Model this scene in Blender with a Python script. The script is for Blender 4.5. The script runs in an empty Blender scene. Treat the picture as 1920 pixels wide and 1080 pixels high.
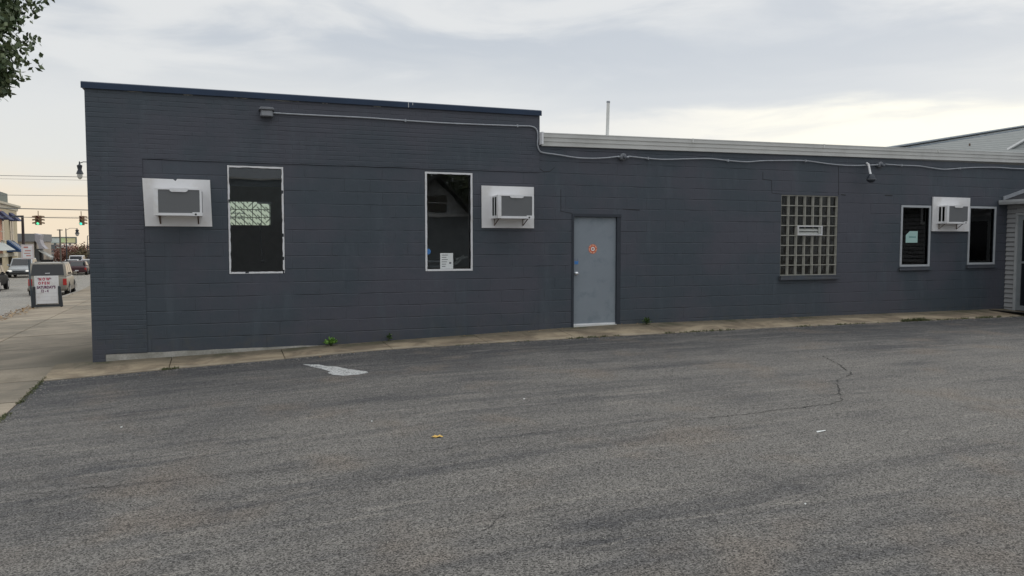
import bpy, bmesh, math, random
from mathutils import Vector, Matrix, noise
R = math.radians
PI = math.pi
random.seed(7)
sc = bpy.context.scene
col = sc.collection

# ------------------------------------------------------------------ camera
F, D, CZ = 1460.0, 12.6, 1.6
YAW, PITCH = 20.333, 3.332
cam = bpy.data.cameras.new('camera')
cam.sensor_width = 36.0
cam.lens = 36.0 * F / 1920.0
cam.clip_start, cam.clip_end = 0.1, 3000
co = bpy.data.objects.new('camera', cam)
col.objects.link(co)
co.location = (0, -D, CZ)
co.rotation_euler = (R(90 - PITCH), 0, R(-YAW))
sc.camera = co

# ------------------------------------------------------------------ node helper
class N:
    def __init__(s, nt):
        s.nt = nt
    def node(s, t, **k):
        n = s.nt.nodes.new(t)
        for a, b in k.items():
            setattr(n, a, b)
        return n
    def put(s, sock, v):
        if v is None: return
        if isinstance(v, bpy.types.NodeSocket): s.nt.links.new(v, sock)
        elif isinstance(v, (tuple, list)) and sock.type == 'RGBA': sock.default_value = (v[0], v[1], v[2], 1)
        else: sock.default_value = v
    def m(s, op, a, b=None, c=None, clamp=False):
        n = s.node('ShaderNodeMath', operation=op, use_clamp=clamp)
        s.put(n.inputs[0], a); s.put(n.inputs[1], b); s.put(n.inputs[2], c)
        return n.outputs[0]
    def ss(s, x, a, b, lo=0.0, hi=1.0):
        n = s.node('ShaderNodeMapRange', interpolation_type='SMOOTHSTEP')
        s.put(n.inputs[0], x)
        for i, v in zip((1, 2, 3, 4), (a, b, lo, hi)): s.put(n.inputs[i], v)
        return n.outputs[0]
    def lin(s, x, a, b, lo=0.0, hi=1.0):
        n = s.node('ShaderNodeMapRange')
        s.put(n.inputs[0], x)
        for i, v in zip((1, 2, 3, 4), (a, b, lo, hi)): s.put(n.inputs[i], v)
        return n.outputs[0]
    def mix(s, f, a, b, mode='MIX'):
        n = s.node('ShaderNodeMix', data_type='RGBA', blend_type=mode)
        s.put(n.inputs[0], f); s.put(n.inputs[6], a); s.put(n.inputs[7], b)
        return n.outputs[2]
    def xyz(s, x, y, z):
        n = s.node('ShaderNodeCombineXYZ')
        s.put(n.inputs[0], x); s.put(n.inputs[1], y); s.put(n.inputs[2], z)
        return n.outputs[0]
    def sep(s, v):
        n = s.node('ShaderNodeSeparateXYZ'); s.put(n.inputs[0], v)
        return n.outputs
    def noise(s, vec, scale, detail=3, rough=.55, dist=0.0):
        n = s.node('ShaderNodeTexNoise')
        s.put(n.inputs['Vector'], vec); n.inputs['Scale'].default_value = scale
        n.inputs['Detail'].default_value = detail; n.inputs['Roughness'].default_value = rough
        n.inputs['Distortion'].default_value = dist
        return n.outputs[0]
    def coord(s, k='Object'):
        return s.node('ShaderNodeTexCoord').outputs[k]
    def scalev(s, v, x, y, z):
        n = s.node('ShaderNodeMapping'); s.put(n.inputs[0], v)
        n.inputs['Scale'].default_value = (x, y, z)
        return n.outputs[0]
    def bump(s, h, strength, dist):
        n = s.node('ShaderNodeBump'); s.put(n.inputs['Height'], h)
        n.inputs['Strength'].default_value = strength; n.inputs['Distance'].default_value = dist
        return n.outputs[0]

# ------------------------------------------------------------------ world: overcast evening sky
SUN_EL, SUN_AZ = 32.0, 58.0          # azimuth from +y towards +x
w = bpy.data.worlds.new('World'); sc.world = w; w.use_nodes = True
w.node_tree.nodes.clear()
g = N(w.node_tree)
d = g.sep(g.coord('Generated'))
u = g.m('ARCTAN2', d[0], d[1]); v = g.m('ARCSINE', d[2])
n1 = g.noise(g.xyz(g.m('MULTIPLY', u, 2.2), g.m('MULTIPLY', v, 9.0), 1.7), 1.7, 6, .52, .4)
n2 = g.noise(g.xyz(g.m('MULTIPLY', u, 5.0), g.m('MULTIPLY', v, 26.0), 4.1), 1.2, 5, .55, .5)
vw = g.m('ADD', v, g.m('MULTIPLY', g.m('SUBTRACT', n1, .5), .10))
vw = g.m('ADD', vw, g.m('MULTIPLY', g.m('SUBTRACT', n2, .5), .02))
warm = g.ss(vw, .05, .17)
front = g.ss(g.m('ABSOLUTE', u), 1.2, 2.0, 1.0, 0.0)
hor = g.mix(front, (.50, .53, .57), g.mix(g.ss(vw, .02, .11), (.94, .80, .62), (.83, .82, .77)))
base = g.mix(warm, hor, g.mix(front, (.60, .63, .66), (.79, .80, .795)))
gray = g.mix(g.ss(n1, .38, .62), (.585, .625, .675), (.80, .81, .81))
base = g.mix(g.ss(vw, .14, .24), base, gray)
azr = g.m('MULTIPLY', g.ss(u, .22, .62), g.ss(u, 1.2, 2.0, 1.0, 0.0))
under = g.m('MULTIPLY', azr, g.ss(vw, .150, .182, 1.0, 0.0))
bright = g.mix(g.ss(u, .45, .85), (.92, .90, .85), (1.12, 1.08, .93))
bright = g.mix(g.m('MULTIPLY', g.ss(n2, .42, .7), .5), bright, (.74, .75, .76))
low = g.mix(g.ss(v, .02, .10), (.70, .70, .70), bright)
base = g.mix(under, base, low)
dk = g.m('MULTIPLY', g.m('MULTIPLY', g.ss(u, .30, .50), g.ss(u, .75, .95, 1., .3)), g.m('MULTIPLY', g.ss(vw, .15, .185), g.ss(vw, .22, .33, 1., 0.)))
base = g.mix(g.m('MULTIPLY', dk, .55), base, (.60, .64, .69))
zen = g.ss(v, .45, 1.2, 1.0, 1.75)
cloud = g.node('ShaderNodeBackground'); g.put(cloud.inputs[0], base); g.put(cloud.inputs[1], zen)
sky = g.node('ShaderNodeTexSky', sky_type='NISHITA'); sky.sun_disc = False
sky.sun_elevation = R(SUN_EL); sky.sun_rotation = R(SUN_AZ)
sb = g.node('ShaderNodeBackground'); g.put(sb.inputs[0], sky.outputs[0]); sb.inputs[1].default_value = .10
mx = g.node('ShaderNodeMixShader'); mx.inputs[0].default_value = .93
g.nt.links.new(sb.outputs[0], mx.inputs[1]); g.nt.links.new(cloud.outputs[0], mx.inputs[2])
wo = g.node('ShaderNodeOutputWorld'); g.nt.links.new(mx.outputs[0], wo.inputs[0])

sl = bpy.data.lights.new('sun', 'SUN'); sl.energy = .55; sl.angle = R(25); sl.color = (1, .95, .86)
so = bpy.data.objects.new('sun', sl); col.objects.link(so)
sd = Vector((math.sin(R(SUN_AZ)) * math.cos(R(SUN_EL)), math.cos(R(SUN_AZ)) * math.cos(R(SUN_EL)), math.sin(R(SUN_EL))))
so.rotation_euler = sd.to_track_quat('Z', 'Y').to_euler()
sc.view_settings.view_transform = 'Standard'; sc.view_settings.look = 'None'
sc.view_settings.exposure = 0.0; sc.view_settings.gamma = 1.0

# ------------------------------------------------------------------ survey helpers (photo pixel -> point on a real plane)
th, pi_ = R(YAW), R(PITCH)
FW = Vector((math.sin(th) * math.cos(pi_), math.cos(th) * math.cos(pi_), -math.sin(pi_)))
RT = Vector((math.cos(th), -math.sin(th), 0)); UP = RT.cross(FW)
def ray(px, py): return FW + RT * ((px - 960) / F) + UP * ((540 - py) / F)
def at(px, py, Y=0.0):
    r = ray(px, py); return Vector((0, -D, CZ)) + r * ((Y + D) / r.y)
def itp(x, T):
    if x <= T[0][0]: return T[0][1]
    for (a, b), (c, e) in zip(T, T[1:]):
        if x <= c: return b + (e - b) * (x - a) / (c - a)
    return T[-1][1]
TB = [(-6, -.30), (-1.8, -.134), (-.2, -.10), (1.6, -.04), (5.8, .08), (6.8, .10)]
TE = [(-6, -.30), (-2.3, -.235), (-.85, -.166), (.41, -.114), (2.27, -.033), (4.35, -.003), (9.4, .03)]
def zg(x, y):
    t = min(1, max(0, -y / .85))
    z = itp(x, TB) * (1 - t) + itp(x, TE) * t
    if y > 0: z -= .024 * min(y, 38) + .010 * max(0, y - 38)
    return z
def on_ground(px, py):
    r = ray(px, py); t = 3.0; o = Vector((0, -D, CZ))
    while t < 150:
        p = o + r * t
        if p.z < zg(p.x, p.y): break
        t += .004
    return Vector((p.x, p.y, zg(p.x, p.y)))
def curb_x(y): return -5.22 - .07 * y
def lot_x(y): return -2.31 - .035 * y if y < 0 else -2.31

# ------------------------------------------------------------------ materials
MATS = {}
def pbr(name, c, rough=.6, metal=0.0, var=.12, vscale=6.0, bump=0.0, bscale=60.0, spec=.5, dirt=None, dscale=1.5):
    if name in MATS: return MATS[name]
    m = bpy.data.materials.new(name); m.use_nodes = True
    b = m.node_tree.nodes['Principled BSDF']; g = N(m.node_tree)
    oc = g.coord('Object')
    n = g.noise(oc, vscale, 4)
    f = g.lin(n, .25, .75, 1 - var, 1 + var)
    cc = g.node('ShaderNodeVectorMath', operation='SCALE')
    cc.inputs[0].default_value = c; g.put(cc.inputs['Scale'], f)
    out = cc.outputs[0]
    if dirt is not None:
        dn = g.noise(oc, dscale, 5, .65)
        out = g.mix(g.ss(dn, .48, .72, 0, .8), out, dirt)
    g.put(b.inputs['Base Color'], out)
    g.put(b.inputs['Roughness'], g.lin(n, .2, .8, max(0, rough - .06), min(1, rough + .06)))
    b.inputs['Metallic'].default_value = metal
    b.inputs['Specular IOR Level'].default_value = spec
    if bump: g.put(b.inputs['Normal'], g.bump(g.noise(oc, bscale, 3), bump, .004))
    MATS[name] = m
    return m
def emis(name, c, s):
    m = bpy.data.materials.new(name); m.use_nodes = True
    b = m.node_tree.nodes['Principled BSDF']
    b.inputs['Base Color'].default_value = (*c, 1); b.inputs['Emission Color'].default_value = (*c, 1)
    b.inputs['Emission Strength'].default_value = s
    return m
def glass(name, tint=(.8, .85, .85), rough=0.0):
    m = bpy.data.materials.new(name); m.use_nodes = True; nt = m.node_tree; nt.nodes.clear(); g = N(nt)
    t = g.node('ShaderNodeBsdfTransparent'); t.inputs[0].default_value = (*tint, 1)
    gl = g.node('ShaderNodeBsdfGlossy'); gl.inputs['Roughness'].default_value = rough
    fr = g.node('ShaderNodeFresnel'); fr.inputs[0].default_value = 1.7
    nb = g.bump(g.noise(g.coord(), 1.3, 1), .15, .01)
    g.put(gl.inputs['Normal'], nb)
    mx = g.node('ShaderNodeMixShader'); g.put(mx.inputs[0], fr.outputs[0])
    nt.links.new(t.outputs[0], mx.inputs[1]); nt.links.new(gl.outputs[0], mx.inputs[2])
    o = g.node('ShaderNodeOutputMaterial'); nt.links.new(mx.outputs[0], o.inputs[0])
    return m

def wall_mat(name, h, L, z0, hs, vs, colr):
    """painted masonry: joints of course height h and unit length L, hs/vs joint depth weights"""
    m = bpy.data.materials.new(name); m.use_nodes = True
    b = m.node_tree.nodes['Principled BSDF']; g = N(m.node_tree)
    oc = g.coord('Object'); p = g.sep(oc)
    wob = g.m('MULTIPLY', g.m('SUBTRACT', g.noise(oc, 2.2, 3), .5), .03)
    x = g.m('ADD', g.m('ADD', p[0], p[1]), wob)
    z = g.m('ADD', g.m('SUBTRACT', p[2], z0), g.m('MULTIPLY', wob, .45))
    r = g.m('DIVIDE', z, h); row = g.m('FLOOR', r)
    fz = g.m('ABSOLUTE', g.m('SUBTRACT', g.m('FRACT', g.m('ADD', r, .5)), .5))
    dz = g.m('MULTIPLY', fz, h)
    xx = g.m('ADD', g.m('DIVIDE', x, L), g.m('MULTIPLY', g.m('MODULO', g.m('ABSOLUTE', row), 2.0), .5))
    dx = g.m('MULTIPLY', g.m('ABSOLUTE', g.m('SUBTRACT', g.m('FRACT', xx), .5)), L)
    jh = g.ss(dz, .0, .011, 1.0, 0.0); jv = g.ss(dx, .0, .009, 1.0, 0.0)
    seg = g.noise(g.xyz(g.m('MULTIPLY', x, .9), g.m('MULTIPLY', row, 3.7), 0.0), 1.6, 3, .65)
    seg2 = g.noise(g.scalev(oc, 2.3, 2.3, 2.3), 1.0, 3)
    jh = g.m('MULTIPLY', jh, g.ss(seg, .40, .60, .10, 1.0)); jh = g.m('MULTIPLY', jh, hs)
    jv = g.m('MULTIPLY', g.m('MULTIPLY', jv, g.ss(seg2, .42, .62)), vs)
    j = g.m('MAXIMUM', jh, jv)
    pits = g.noise(oc, 75, 3, .65); lump = g.noise(oc, 9, 3)
    rn = g.noise(g.xyz(g.m('FLOOR', xx), row, 0.3), 3.7, 0)      # each unit sits a little differently
    hgt = g.m('ADD', g.m('MULTIPLY', pits, .12), g.m('MULTIPLY', lump, .45))
    hgt = g.m('ADD', hgt, g.m('MULTIPLY', rn, .35))
    hgt = g.m('SUBTRACT', hgt, j)
    g.put(b.inputs['Normal'], g.bump(hgt, .85, .009))
    pat = g.noise(oc, .7, 4, .6); pat2 = g.noise(g.scalev(oc, 1, 1, .25), 3.5, 4, .65)
    c2 = g.mix(g.ss(pat, .38, .62), colr, (colr[0] * 1.36, colr[1] * 1.10, colr[2] * 1.12))
    c2 = g.mix(g.ss(pat2, .52, .72, 0, .5), c2, (colr[0] * 1.5, colr[1] * 1.45, colr[2] * 1.4))
    c2 = g.mix(g.m('MULTIPLY', rn, .25), c2, (colr[0] * .7, colr[1] * .75, colr[2] * .78))
    c2 = g.mix(g.m('MULTIPLY', j, .35), c2, (.02, .022, .026))
    spl = g.ss(p[2], -.15, .55, .55, 0.0)                          # splash dirt low on the wall
    c2 = g.mix(g.m('MULTIPLY', spl, g.ss(g.noise(oc, 5, 5, .7), .45, .7)), c2, (.10, .10, .09))
    chip = g.m('GREATER_THAN', g.noise(oc, 19, 4, .6), .735)
    c2 = g.mix(g.m('MULTIPLY', chip, .5), c2, (.16, .165, .17))
    g.put(b.inputs['Base Color'], c2)
    g.put(b.inputs['Roughness'], g.lin(pits, .3, .7, .42, .62))
    b.inputs['Specular IOR Level'].default_value = .45
    return m
WALLC = (.063, .079, .096)
m_cmu = wall_mat('painted_block', .2032, .4064, 2.812, .9, .55, WALLC)
m_brick = wall_mat('painted_brick', .0695, .205, 2.83, .5, .38, (.061, .077, .094))
m_trimdark = pbr('dark_painted_trim', (.035, .042, .055), .5, bump=.2)
m_coping = pbr('blue_metal_coping', (.020, .040, .080), .42, .2, var=.2, vscale=3)
m_white = pbr('white_paint', (.82, .82, .83), .5, var=.06, dirt=(.62, .59, .55), dscale=3)
m_panel = pbr('white_board', (.84, .83, .83), .65, var=.05, vscale=3, dirt=(.70, .67, .63), dscale=2.2, bump=.1)
m_plastic = pbr('white_plastic', (.86, .86, .87), .4, var=.03, dirt=(.72, .70, .67), dscale=4)
m_rust = pbr('rusty_steel', (.16, .11, .08), .8, .2, var=.4, vscale=30)
m_alu = pbr('galvanised_gutter', (.74, .74, .71), .5, .05, var=.10, vscale=1.2, dirt=(.56, .56, .53), dscale=.8)
m_steel = pbr('grey_steel', (.40, .42, .45), .45, .3, var=.15, vscale=12)
m_box = pbr('weathered_grey_box', (.22, .23, .25), .55, .3, var=.2, vscale=20)
m_door = pbr('blue_grey_door_paint', (.255, .290, .325), .42, var=.05, vscale=2, dirt=(.19, .23, .26), dscale=4.5, bump=.1, bscale=25)
m_int = pbr('interior_wall', (.50, .50, .48), .9)
m_black = pbr('black', (.012, .012, .013), .5)
m_rubber = pbr('rubber', (.02, .02, .02), .8)
m_orange = pbr('orange_vinyl', (.66, .14, .07), .4, var=.05)
m_salmon = pbr('pale_orange_vinyl', (.85, .45, .30), .4, var=.05)
m_blue = pbr('blue_vinyl', (.07, .25, .62), .4, var=.1)
m_paper = pbr('white_paper', (.82, .84, .82), .8, var=.03)
m_teal = pbr('pale_green_paper', (.42, .62, .58), .7, var=.05)
m_teald = pbr('green_ink', (.20, .38, .36), .7)
m_ink = pbr('ink', (.18, .18, .2), .8)
m_glass = glass('window_glass', (.93, .95, .95))
m_glassd = pbr('dark_tinted_glass', (.012, .014, .018), .06, spec=.6, var=0)
m_rooftar = pbr('roof_membrane', (.08, .08, .08), .9)
m_leafY = pbr('yellow_leaf', (.72, .45, .10), .6, var=.2, vscale=40)

# ------------------------------------------------------------------ mesh builder
class MB:
    def __init__(s): s.v = []; s.f = []; s.mi = []; s.cur = 0
    def _a(s, vs, fs):
        b = len(s.v); s.v += [tuple(p) for p in vs]
        for f in fs: s.f.append(tuple(i + b for i in f)); s.mi.append(s.cur)
        return s
    def box(s, x0, x1, y0, y1, z0, z1):
        return s._a([(x0, y0, z0), (x1, y0, z0), (x1, y1, z0), (x0, y1, z0), (x0, y0, z1), (x1, y0, z1), (x1, y1, z1), (x0, y1, z1)],
                    [(3, 2, 1, 0), (4, 5, 6, 7), (0, 1, 5, 4), (1, 2, 6, 5), (2, 3, 7, 6), (3, 0, 4, 7)])
    def bar(s, p, q, w, h=None, up=(0, 0, 1)):
        p, q = Vector(p), Vector(q); h = h or w; d = (q - p).normalized(); u = Vector(up)
        if abs(d.dot(u)) > .98: u = Vector((1, 0, 0))
        a = d.cross(u).normalized() * w / 2; b = a.cross(d).normalized() * h / 2
        vs = [o + i * a + j * b for o in (p, q) for i, j in ((-1, -1), (1, -1), (1, 1), (-1, 1))]
        return s._a(vs, [(0, 1, 2, 3), (7, 6, 5, 4), (0, 4, 5, 1), (1, 5, 6, 2), (2, 6, 7, 3), (3, 7, 4, 0)])
    def tube(s, pts, r, n=8, caps=True):
        pts = [Vector(p) for p in pts]; rs = r if isinstance(r, (list, tuple)) else [r] * len(pts)
        vs = []; fs = []; ref = None
        for i, p in enumerate(pts):
            t = (pts[min(i + 1, len(pts) - 1)] - pts[max(i - 1, 0)]).normalized()
            if ref is None: ref = Vector((0, 0, 1)) if abs(t.z) < .9 else Vector((1, 0, 0))
            a = t.cross(ref).normalized(); b = a.cross(t).normalized(); ref = b
            for k in range(n):
                q = 2 * PI * k / n; vs.append(p + (a * math.cos(q) + b * math.sin(q)) * rs[i])
        for i in range(len(pts) - 1):
            for k in range(n):
                fs.append((i * n + k, i * n + (k + 1) % n, (i + 1) * n + (k + 1) % n, (i + 1) * n + k))
        if caps: fs.append(tuple(range(n))[::-1]); fs.append(tuple(range((len(pts) - 1) * n, len(pts) * n)))
        return s._a(vs, fs)
    def lathe(s, c, prof, n=16, axis='z'):
        c = Vector(c); vs = []; fs = []
        for r, h in prof:
            for k in range(n):
                q = 2 * PI * k / n; a, b = r * math.cos(q), r * math.sin(q)
                vs.append(c + Vector({'z': (a, b, h), 'y': (a, h, b), 'x': (h, a, b)}[axis]))
        m = len(prof)
        for i in range(m - 1):
            for k in range(n):
                fs.append((i * n + k, i * n + (k + 1) % n, (i + 1) * n + (k + 1) % n, (i + 1) * n + k))
        fs.append(tuple(range(n))[::-1]); fs.append(tuple(range((m - 1) * n, m * n)))
        return s._a(vs, fs)
    def prism(s, poly, e):
        """polygon of 3D points swept by vector e"""
        n = len(poly); e = Vector(e); P = [Vector(p) for p in poly]
        return s._a(P + [p + e for p in P], [tuple(range(n))[::-1], tuple(range(n, 2 * n))] +
                    [(k, (k + 1) % n, n + (k + 1) % n, n + k) for k in range(n)])
    def quad(s, *p): return s._a(p, [tuple(range(len(p)))])
    def build(s, name, mat, parent=None, smooth=False, bevel=0.0, loc=None):
        me = bpy.data.meshes.new(name); me.from_pydata(s.v, [], s.f)
        mats = mat if isinstance(mat, (list, tuple)) else [mat]
        for m in mats: me.materials.append(m)
        if len(mats) > 1: me.polygons.foreach_set('material_index', s.mi)
        bm = bmesh.new(); bm.from_mesh(me); bmesh.ops.recalc_face_normals(bm, faces=bm.faces[:])
        if bevel:
            bmesh.ops.remove_doubles(bm, verts=bm.verts[:], dist=1e-5)
            es = [e for e in bm.edges if len(e.link_faces) == 2 and e.calc_face_angle(0) > .6]
            bmesh.ops.bevel(bm, geom=es, offset=bevel, segments=2, affect='EDGES', profile=.6)
        bm.to_mesh(me); bm.free()
        if smooth:
            for p in me.polygons: p.use_smooth = True
            try: me.set_sharp_from_angle(angle=R(40))
            except Exception: pass
        o = bpy.data.objects.new(name, me); col.objects.link(o)
        if parent is not None: o.parent = parent
        if loc is not None: o.location = loc
        return o
def tag(o, label=None, cat=None, group=None, kind=None):
    if label: o['label'] = label
    if cat: o['category'] = cat
    if group: o['group'] = group
    if kind: o['kind'] = kind
    return o
def thing(name, label, cat, loc=(0, 0, 0), rz=0.0, group=None):
    o = bpy.data.objects.new(name, None); o.empty_display_size = .2; col.objects.link(o)
    o.location = loc; o.rotation_euler = (0, 0, rz)
    return tag(o, label, cat, group)
def copy_tree(o, parent=None):
    c = o.copy(); col.objects.link(c); c.parent = parent
    for ch in list(o.children): copy_tree(ch, c)
    return c
def text_mesh(string, size, ext=.0015, bold=0.0):
    cu = bpy.data.curves.new('t', 'FONT'); cu.body = string; cu.size = size; cu.extrude = ext
    cu.align_x = 'CENTER'; cu.align_y = 'CENTER'; cu.resolution_u = 2; cu.offset = bold
    o = bpy.data.objects.new('t', cu); col.objects.link(o)
    dg = bpy.context.evaluated_depsgraph_get(); dg.update()
    me = bpy.data.meshes.new_from_object(o.evaluated_get(dg)); bpy.data.objects.remove(o); bpy.data.curves.remove(cu)
    return me
def text_obj(name, string, size, mat, parent, loc, rot, bold=0.0):
    me = text_mesh(string, size, bold=bold); me.name = name; me.materials.clear(); me.materials.append(mat)
    o = bpy.data.objects.new(name, me); col.objects.link(o); o.parent = parent; o.location = loc; o.rotation_euler = rot
    return o

# ------------------------------------------------------------------ ground materials
def asphalt(name, dark, light, worn, scale=1.0):
    m = bpy.data.materials.new(name); m.use_nodes = True
    b = m.node_tree.nodes['Principled BSDF']; g = N(m.node_tree); oc = g.coord('Object'); p = g.sep(oc)
    grain = g.noise(oc, 150, 3, .75)
    vo = g.node('ShaderNodeTexVoronoi'); g.put(vo.inputs['Vector'], oc); vo.inputs['Scale'].default_value = 120
    vs = g.sep(vo.outputs['Color'])
    streak = g.noise(g.scalev(oc, .16, 1.7, 1), 1.0, 5, .6, .6)
    streak2 = g.noise(g.scalev(oc, .5, 3.6, 1), 1.0, 5, .65, 1.2)
    pat = g.noise(oc, .35, 4, .6, .4)
    k = g.m('ADD', g.m('MULTIPLY', streak, .30), g.m('ADD', g.m('MULTIPLY', pat, .32), g.m('MULTIPLY', streak2, .38)))
    if worn:   # sealer survives near the wall and has worn off further out
        k = g.m('ADD', k, g.lin(p[1], -1.0, -4.2, -.12, .02))
    base = g.mix(g.ss(k, .34, .60), dark, light)
    tint = g.noise(oc, .9, 3)
    rid = g.noise(g.scalev(oc, .55, 5.5, 1), 1.0, 4, .6, 1.6)
    base = g.mix(g.ss(rid, .57, .68, 0, .6), base, (light[0] * 1.35, light[1] * 1.33, light[2] * 1.3))
    oil = g.noise(oc, 1.25, 4, .6)
    base = g.mix(g.ss(oil, .60, .72, 0, .45), base, (dark[0] * .9, dark[1] * .9, dark[2] * .92))
    base = g.mix(g.ss(tint, .52, .72, 0, .5), base, (light[0] * 1.12, light[1] * .98, light[2] * .86))
    st = g.m('MULTIPLY', g.m('SUBTRACT', vs[0], .5), 1.0)
    f = g.m('ADD', 1.0, g.m('ADD', g.m('MULTIPLY', st, 1.5), g.m('MULTIPLY', g.m('SUBTRACT', grain, .5), 2.4)))
    sp = g.node('ShaderNodeVectorMath', operation='SCALE'); g.put(sp.inputs[0], base); g.put(sp.inputs['Scale'], g.m('MAXIMUM', f, .15))
    fleck = g.m('GREATER_THAN', vs[1], .985)
    out = g.mix(g.m('MULTIPLY', fleck, .5), sp.outputs[0], (.42, .40, .36))
    g.put(b.inputs['Base Color'], out)
    b.inputs['Roughness'].default_value = .88; b.inputs['Specular IOR Level'].default_value = .3
    h = g.m('ADD', g.m('MULTIPLY', vs[0], .6), g.m('ADD', grain, g.m('MULTIPLY', g.noise(oc, 2.2, 2), 3.0)))
    g.put(b.inputs['Normal'], g.bump(h, .6, .004))
    return m
m_lot = asphalt('worn_asphalt', (.072, .071, .073), (.166, .156, .142), True)
m_road = asphalt('road_asphalt', (.23, .215, .19), (.31, .29, .255), False)
def concrete(name, c, stain, sc_=1.0):
    m = bpy.data.materials.new(name); m.use_nodes = True
    b = m.node_tree.nodes['Principled BSDF']; g = N(m.node_tree); oc = g.coord('Object')
    a = g.noise(oc, .9 * sc_, 5, .65, .4); bb = g.noise(g.scalev(oc, .5, 1.8, 1), 2.0 * sc_, 5, .65); gr = g.noise(oc, 70, 3, .7)
    x = g.mix(g.ss(a, .38, .62, 0, .95), c, stain)
    x = g.mix(g.ss(bb, .50, .72, 0, .55), x, (stain[0] * .75, stain[1] * .75, stain[2] * .72))
    if name == 'apron_concrete':      # soil and moss lie against the wall, the outer lip is scuffed clean
        py_ = g.m('ADD', g.sep(oc)[1], g.m('MULTIPLY', g.m('SUBTRACT', bb, .5), .5))
        x = g.mix(g.ss(py_, -.55, -.12, 0, .75), x, (.13, .115, .085)); x = g.mix(g.ss(py_, -.86, -.74, .5, 0), x, (.47, .41, .32))
        x = g.mix(g.m('MULTIPLY', g.ss(a, .52, .6), g.ss(py_, -.5, -.1, 0, .6)), x, (.08, .085, .05))
    if name.startswith('sidewalk'):   # damp, mossy stain in the corner by the building and dirt along the wall
        q = g.sep(oc); ax = g.m('MULTIPLY', g.m('ADD', q[0], 2.05), 1.5); ay = g.m('MULTIPLY', g.m('SUBTRACT', q[1], .9), .55)
        dd = g.m('ADD', g.m('SQRT', g.m('ADD', g.m('MULTIPLY', ax, ax), g.m('MULTIPLY', ay, ay))), g.m('MULTIPLY', g.m('SUBTRACT', a, .5), 1.6))
        x = g.mix(g.ss(dd, .25, 1.35, .72, 0), x, (.085, .08, .06))
    f = g.lin(gr, .3, .7, .84, 1.16)
    sp = g.node('ShaderNodeVectorMath', operation='SCALE'); g.put(sp.inputs[0], x); g.put(sp.inputs['Scale'], f)
    g.put(b.inputs['Base Color'], sp.outputs[0]); b.inputs['Roughness'].default_value = .9
    b.inputs['Specular IOR Level'].default_value = .25
    g.put(b.inputs['Normal'], g.bump(g.m('ADD', gr, g.m('MULTIPLY', g.noise(oc, 9, 3), 2)), .5, .003))
    return m
m_side = [concrete('sidewalk_concrete_%s' % n, c, s) for n, c, s in (
    ('tan', (.37, .31, .235), (.25, .21, .16)), ('grey', (.31, .265, .205), (.21, .185, .145)), ('pale', (.42, .355, .27), (.28, .24, .185)))]
m_apron = concrete('apron_concrete', (.42, .34, .235), (.22, .175, .125), 1.6)
m_found = concrete('foundation_concrete', (.50, .48, .44), (.33, .32, .28), 2.5)
m_curb = concrete('curb_concrete', (.40, .375, .33), (.24, .22, .19), 2.0)
m_soil = pbr('bare_soil', (.10, .085, .06), .95, var=.3, vscale=3, bump=.5)

# ------------------------------------------------------------------ ground sheets
def sheet(name, xa, xb, ys, nx, dz, mat, skirt=0.0, label=None):
    """strip between x=xa(y) and x=xb(y) following the lie of the land"""
    vs = []; fs = []
    for y in ys:
        a, b = xa(y), xb(y)
        xs = nx if isinstance(nx, list) else None
        for i in range(NX(nx)):
            x = a + (b - a) * (i / (NX(nx) - 1)) if xs is None else max(a, min(b, xs[i]))
            vs.append((x, y, zg(x, y) + dz))
    n = NX(nx)
    for j in range(len(ys) - 1):
        for i in range(n - 1):
            fs.append((j * n + i, j * n + i + 1, (j + 1) * n + i + 1, (j + 1) * n + i))
    mb = MB(); mb._a(vs, fs)
    o = mb.build(name, mat); tag(o, kind='structure')
    return o
def NX(nx): return len(nx) if isinstance(nx, list) else nx
gy = [-400, -120, -60, -30, -10, -.85, 0, 5, 15, 38, 60, 100, 200, 400, 900]
sheet('ground', lambda y: -900, lambda y: 900, gy, [-900, -200, -60, -20, -6, -2.3, -1.8, -.85, .41, 2.27, 4.35, 5.8, 6.8, 9.4, 20, 60, 300, 900], -.22, m_soil)
lot_ys = [-90, -60, -40, -25, -18, -14, -10, -8, -6, -5, -4, -3, -2, -1.4, -.86]
sheet('parking_lot', lot_x, lambda y: 70, lot_ys, [-9, -2.3, -1.6, -.85, .41, 1.4, 2.27, 3.3, 4.35, 6.5, 9.4, 20, 40, 70], 0.0, m_lot)
ry = [-90, -40, -20, -10, 0, 5, 10, 20, 30, 38, 50, 70, 100, 150, 250, 400]
sheet('road', lambda y: curb_x(y) - 10.2, lambda y: curb_x(y) - .16, ry, 5, -.13, m_road)
sheet('pavement', lambda y: curb_x(y) - 13.5, lambda y: curb_x(y) - 10.2, ry, 3, 0.0, m_side[1])
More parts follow.
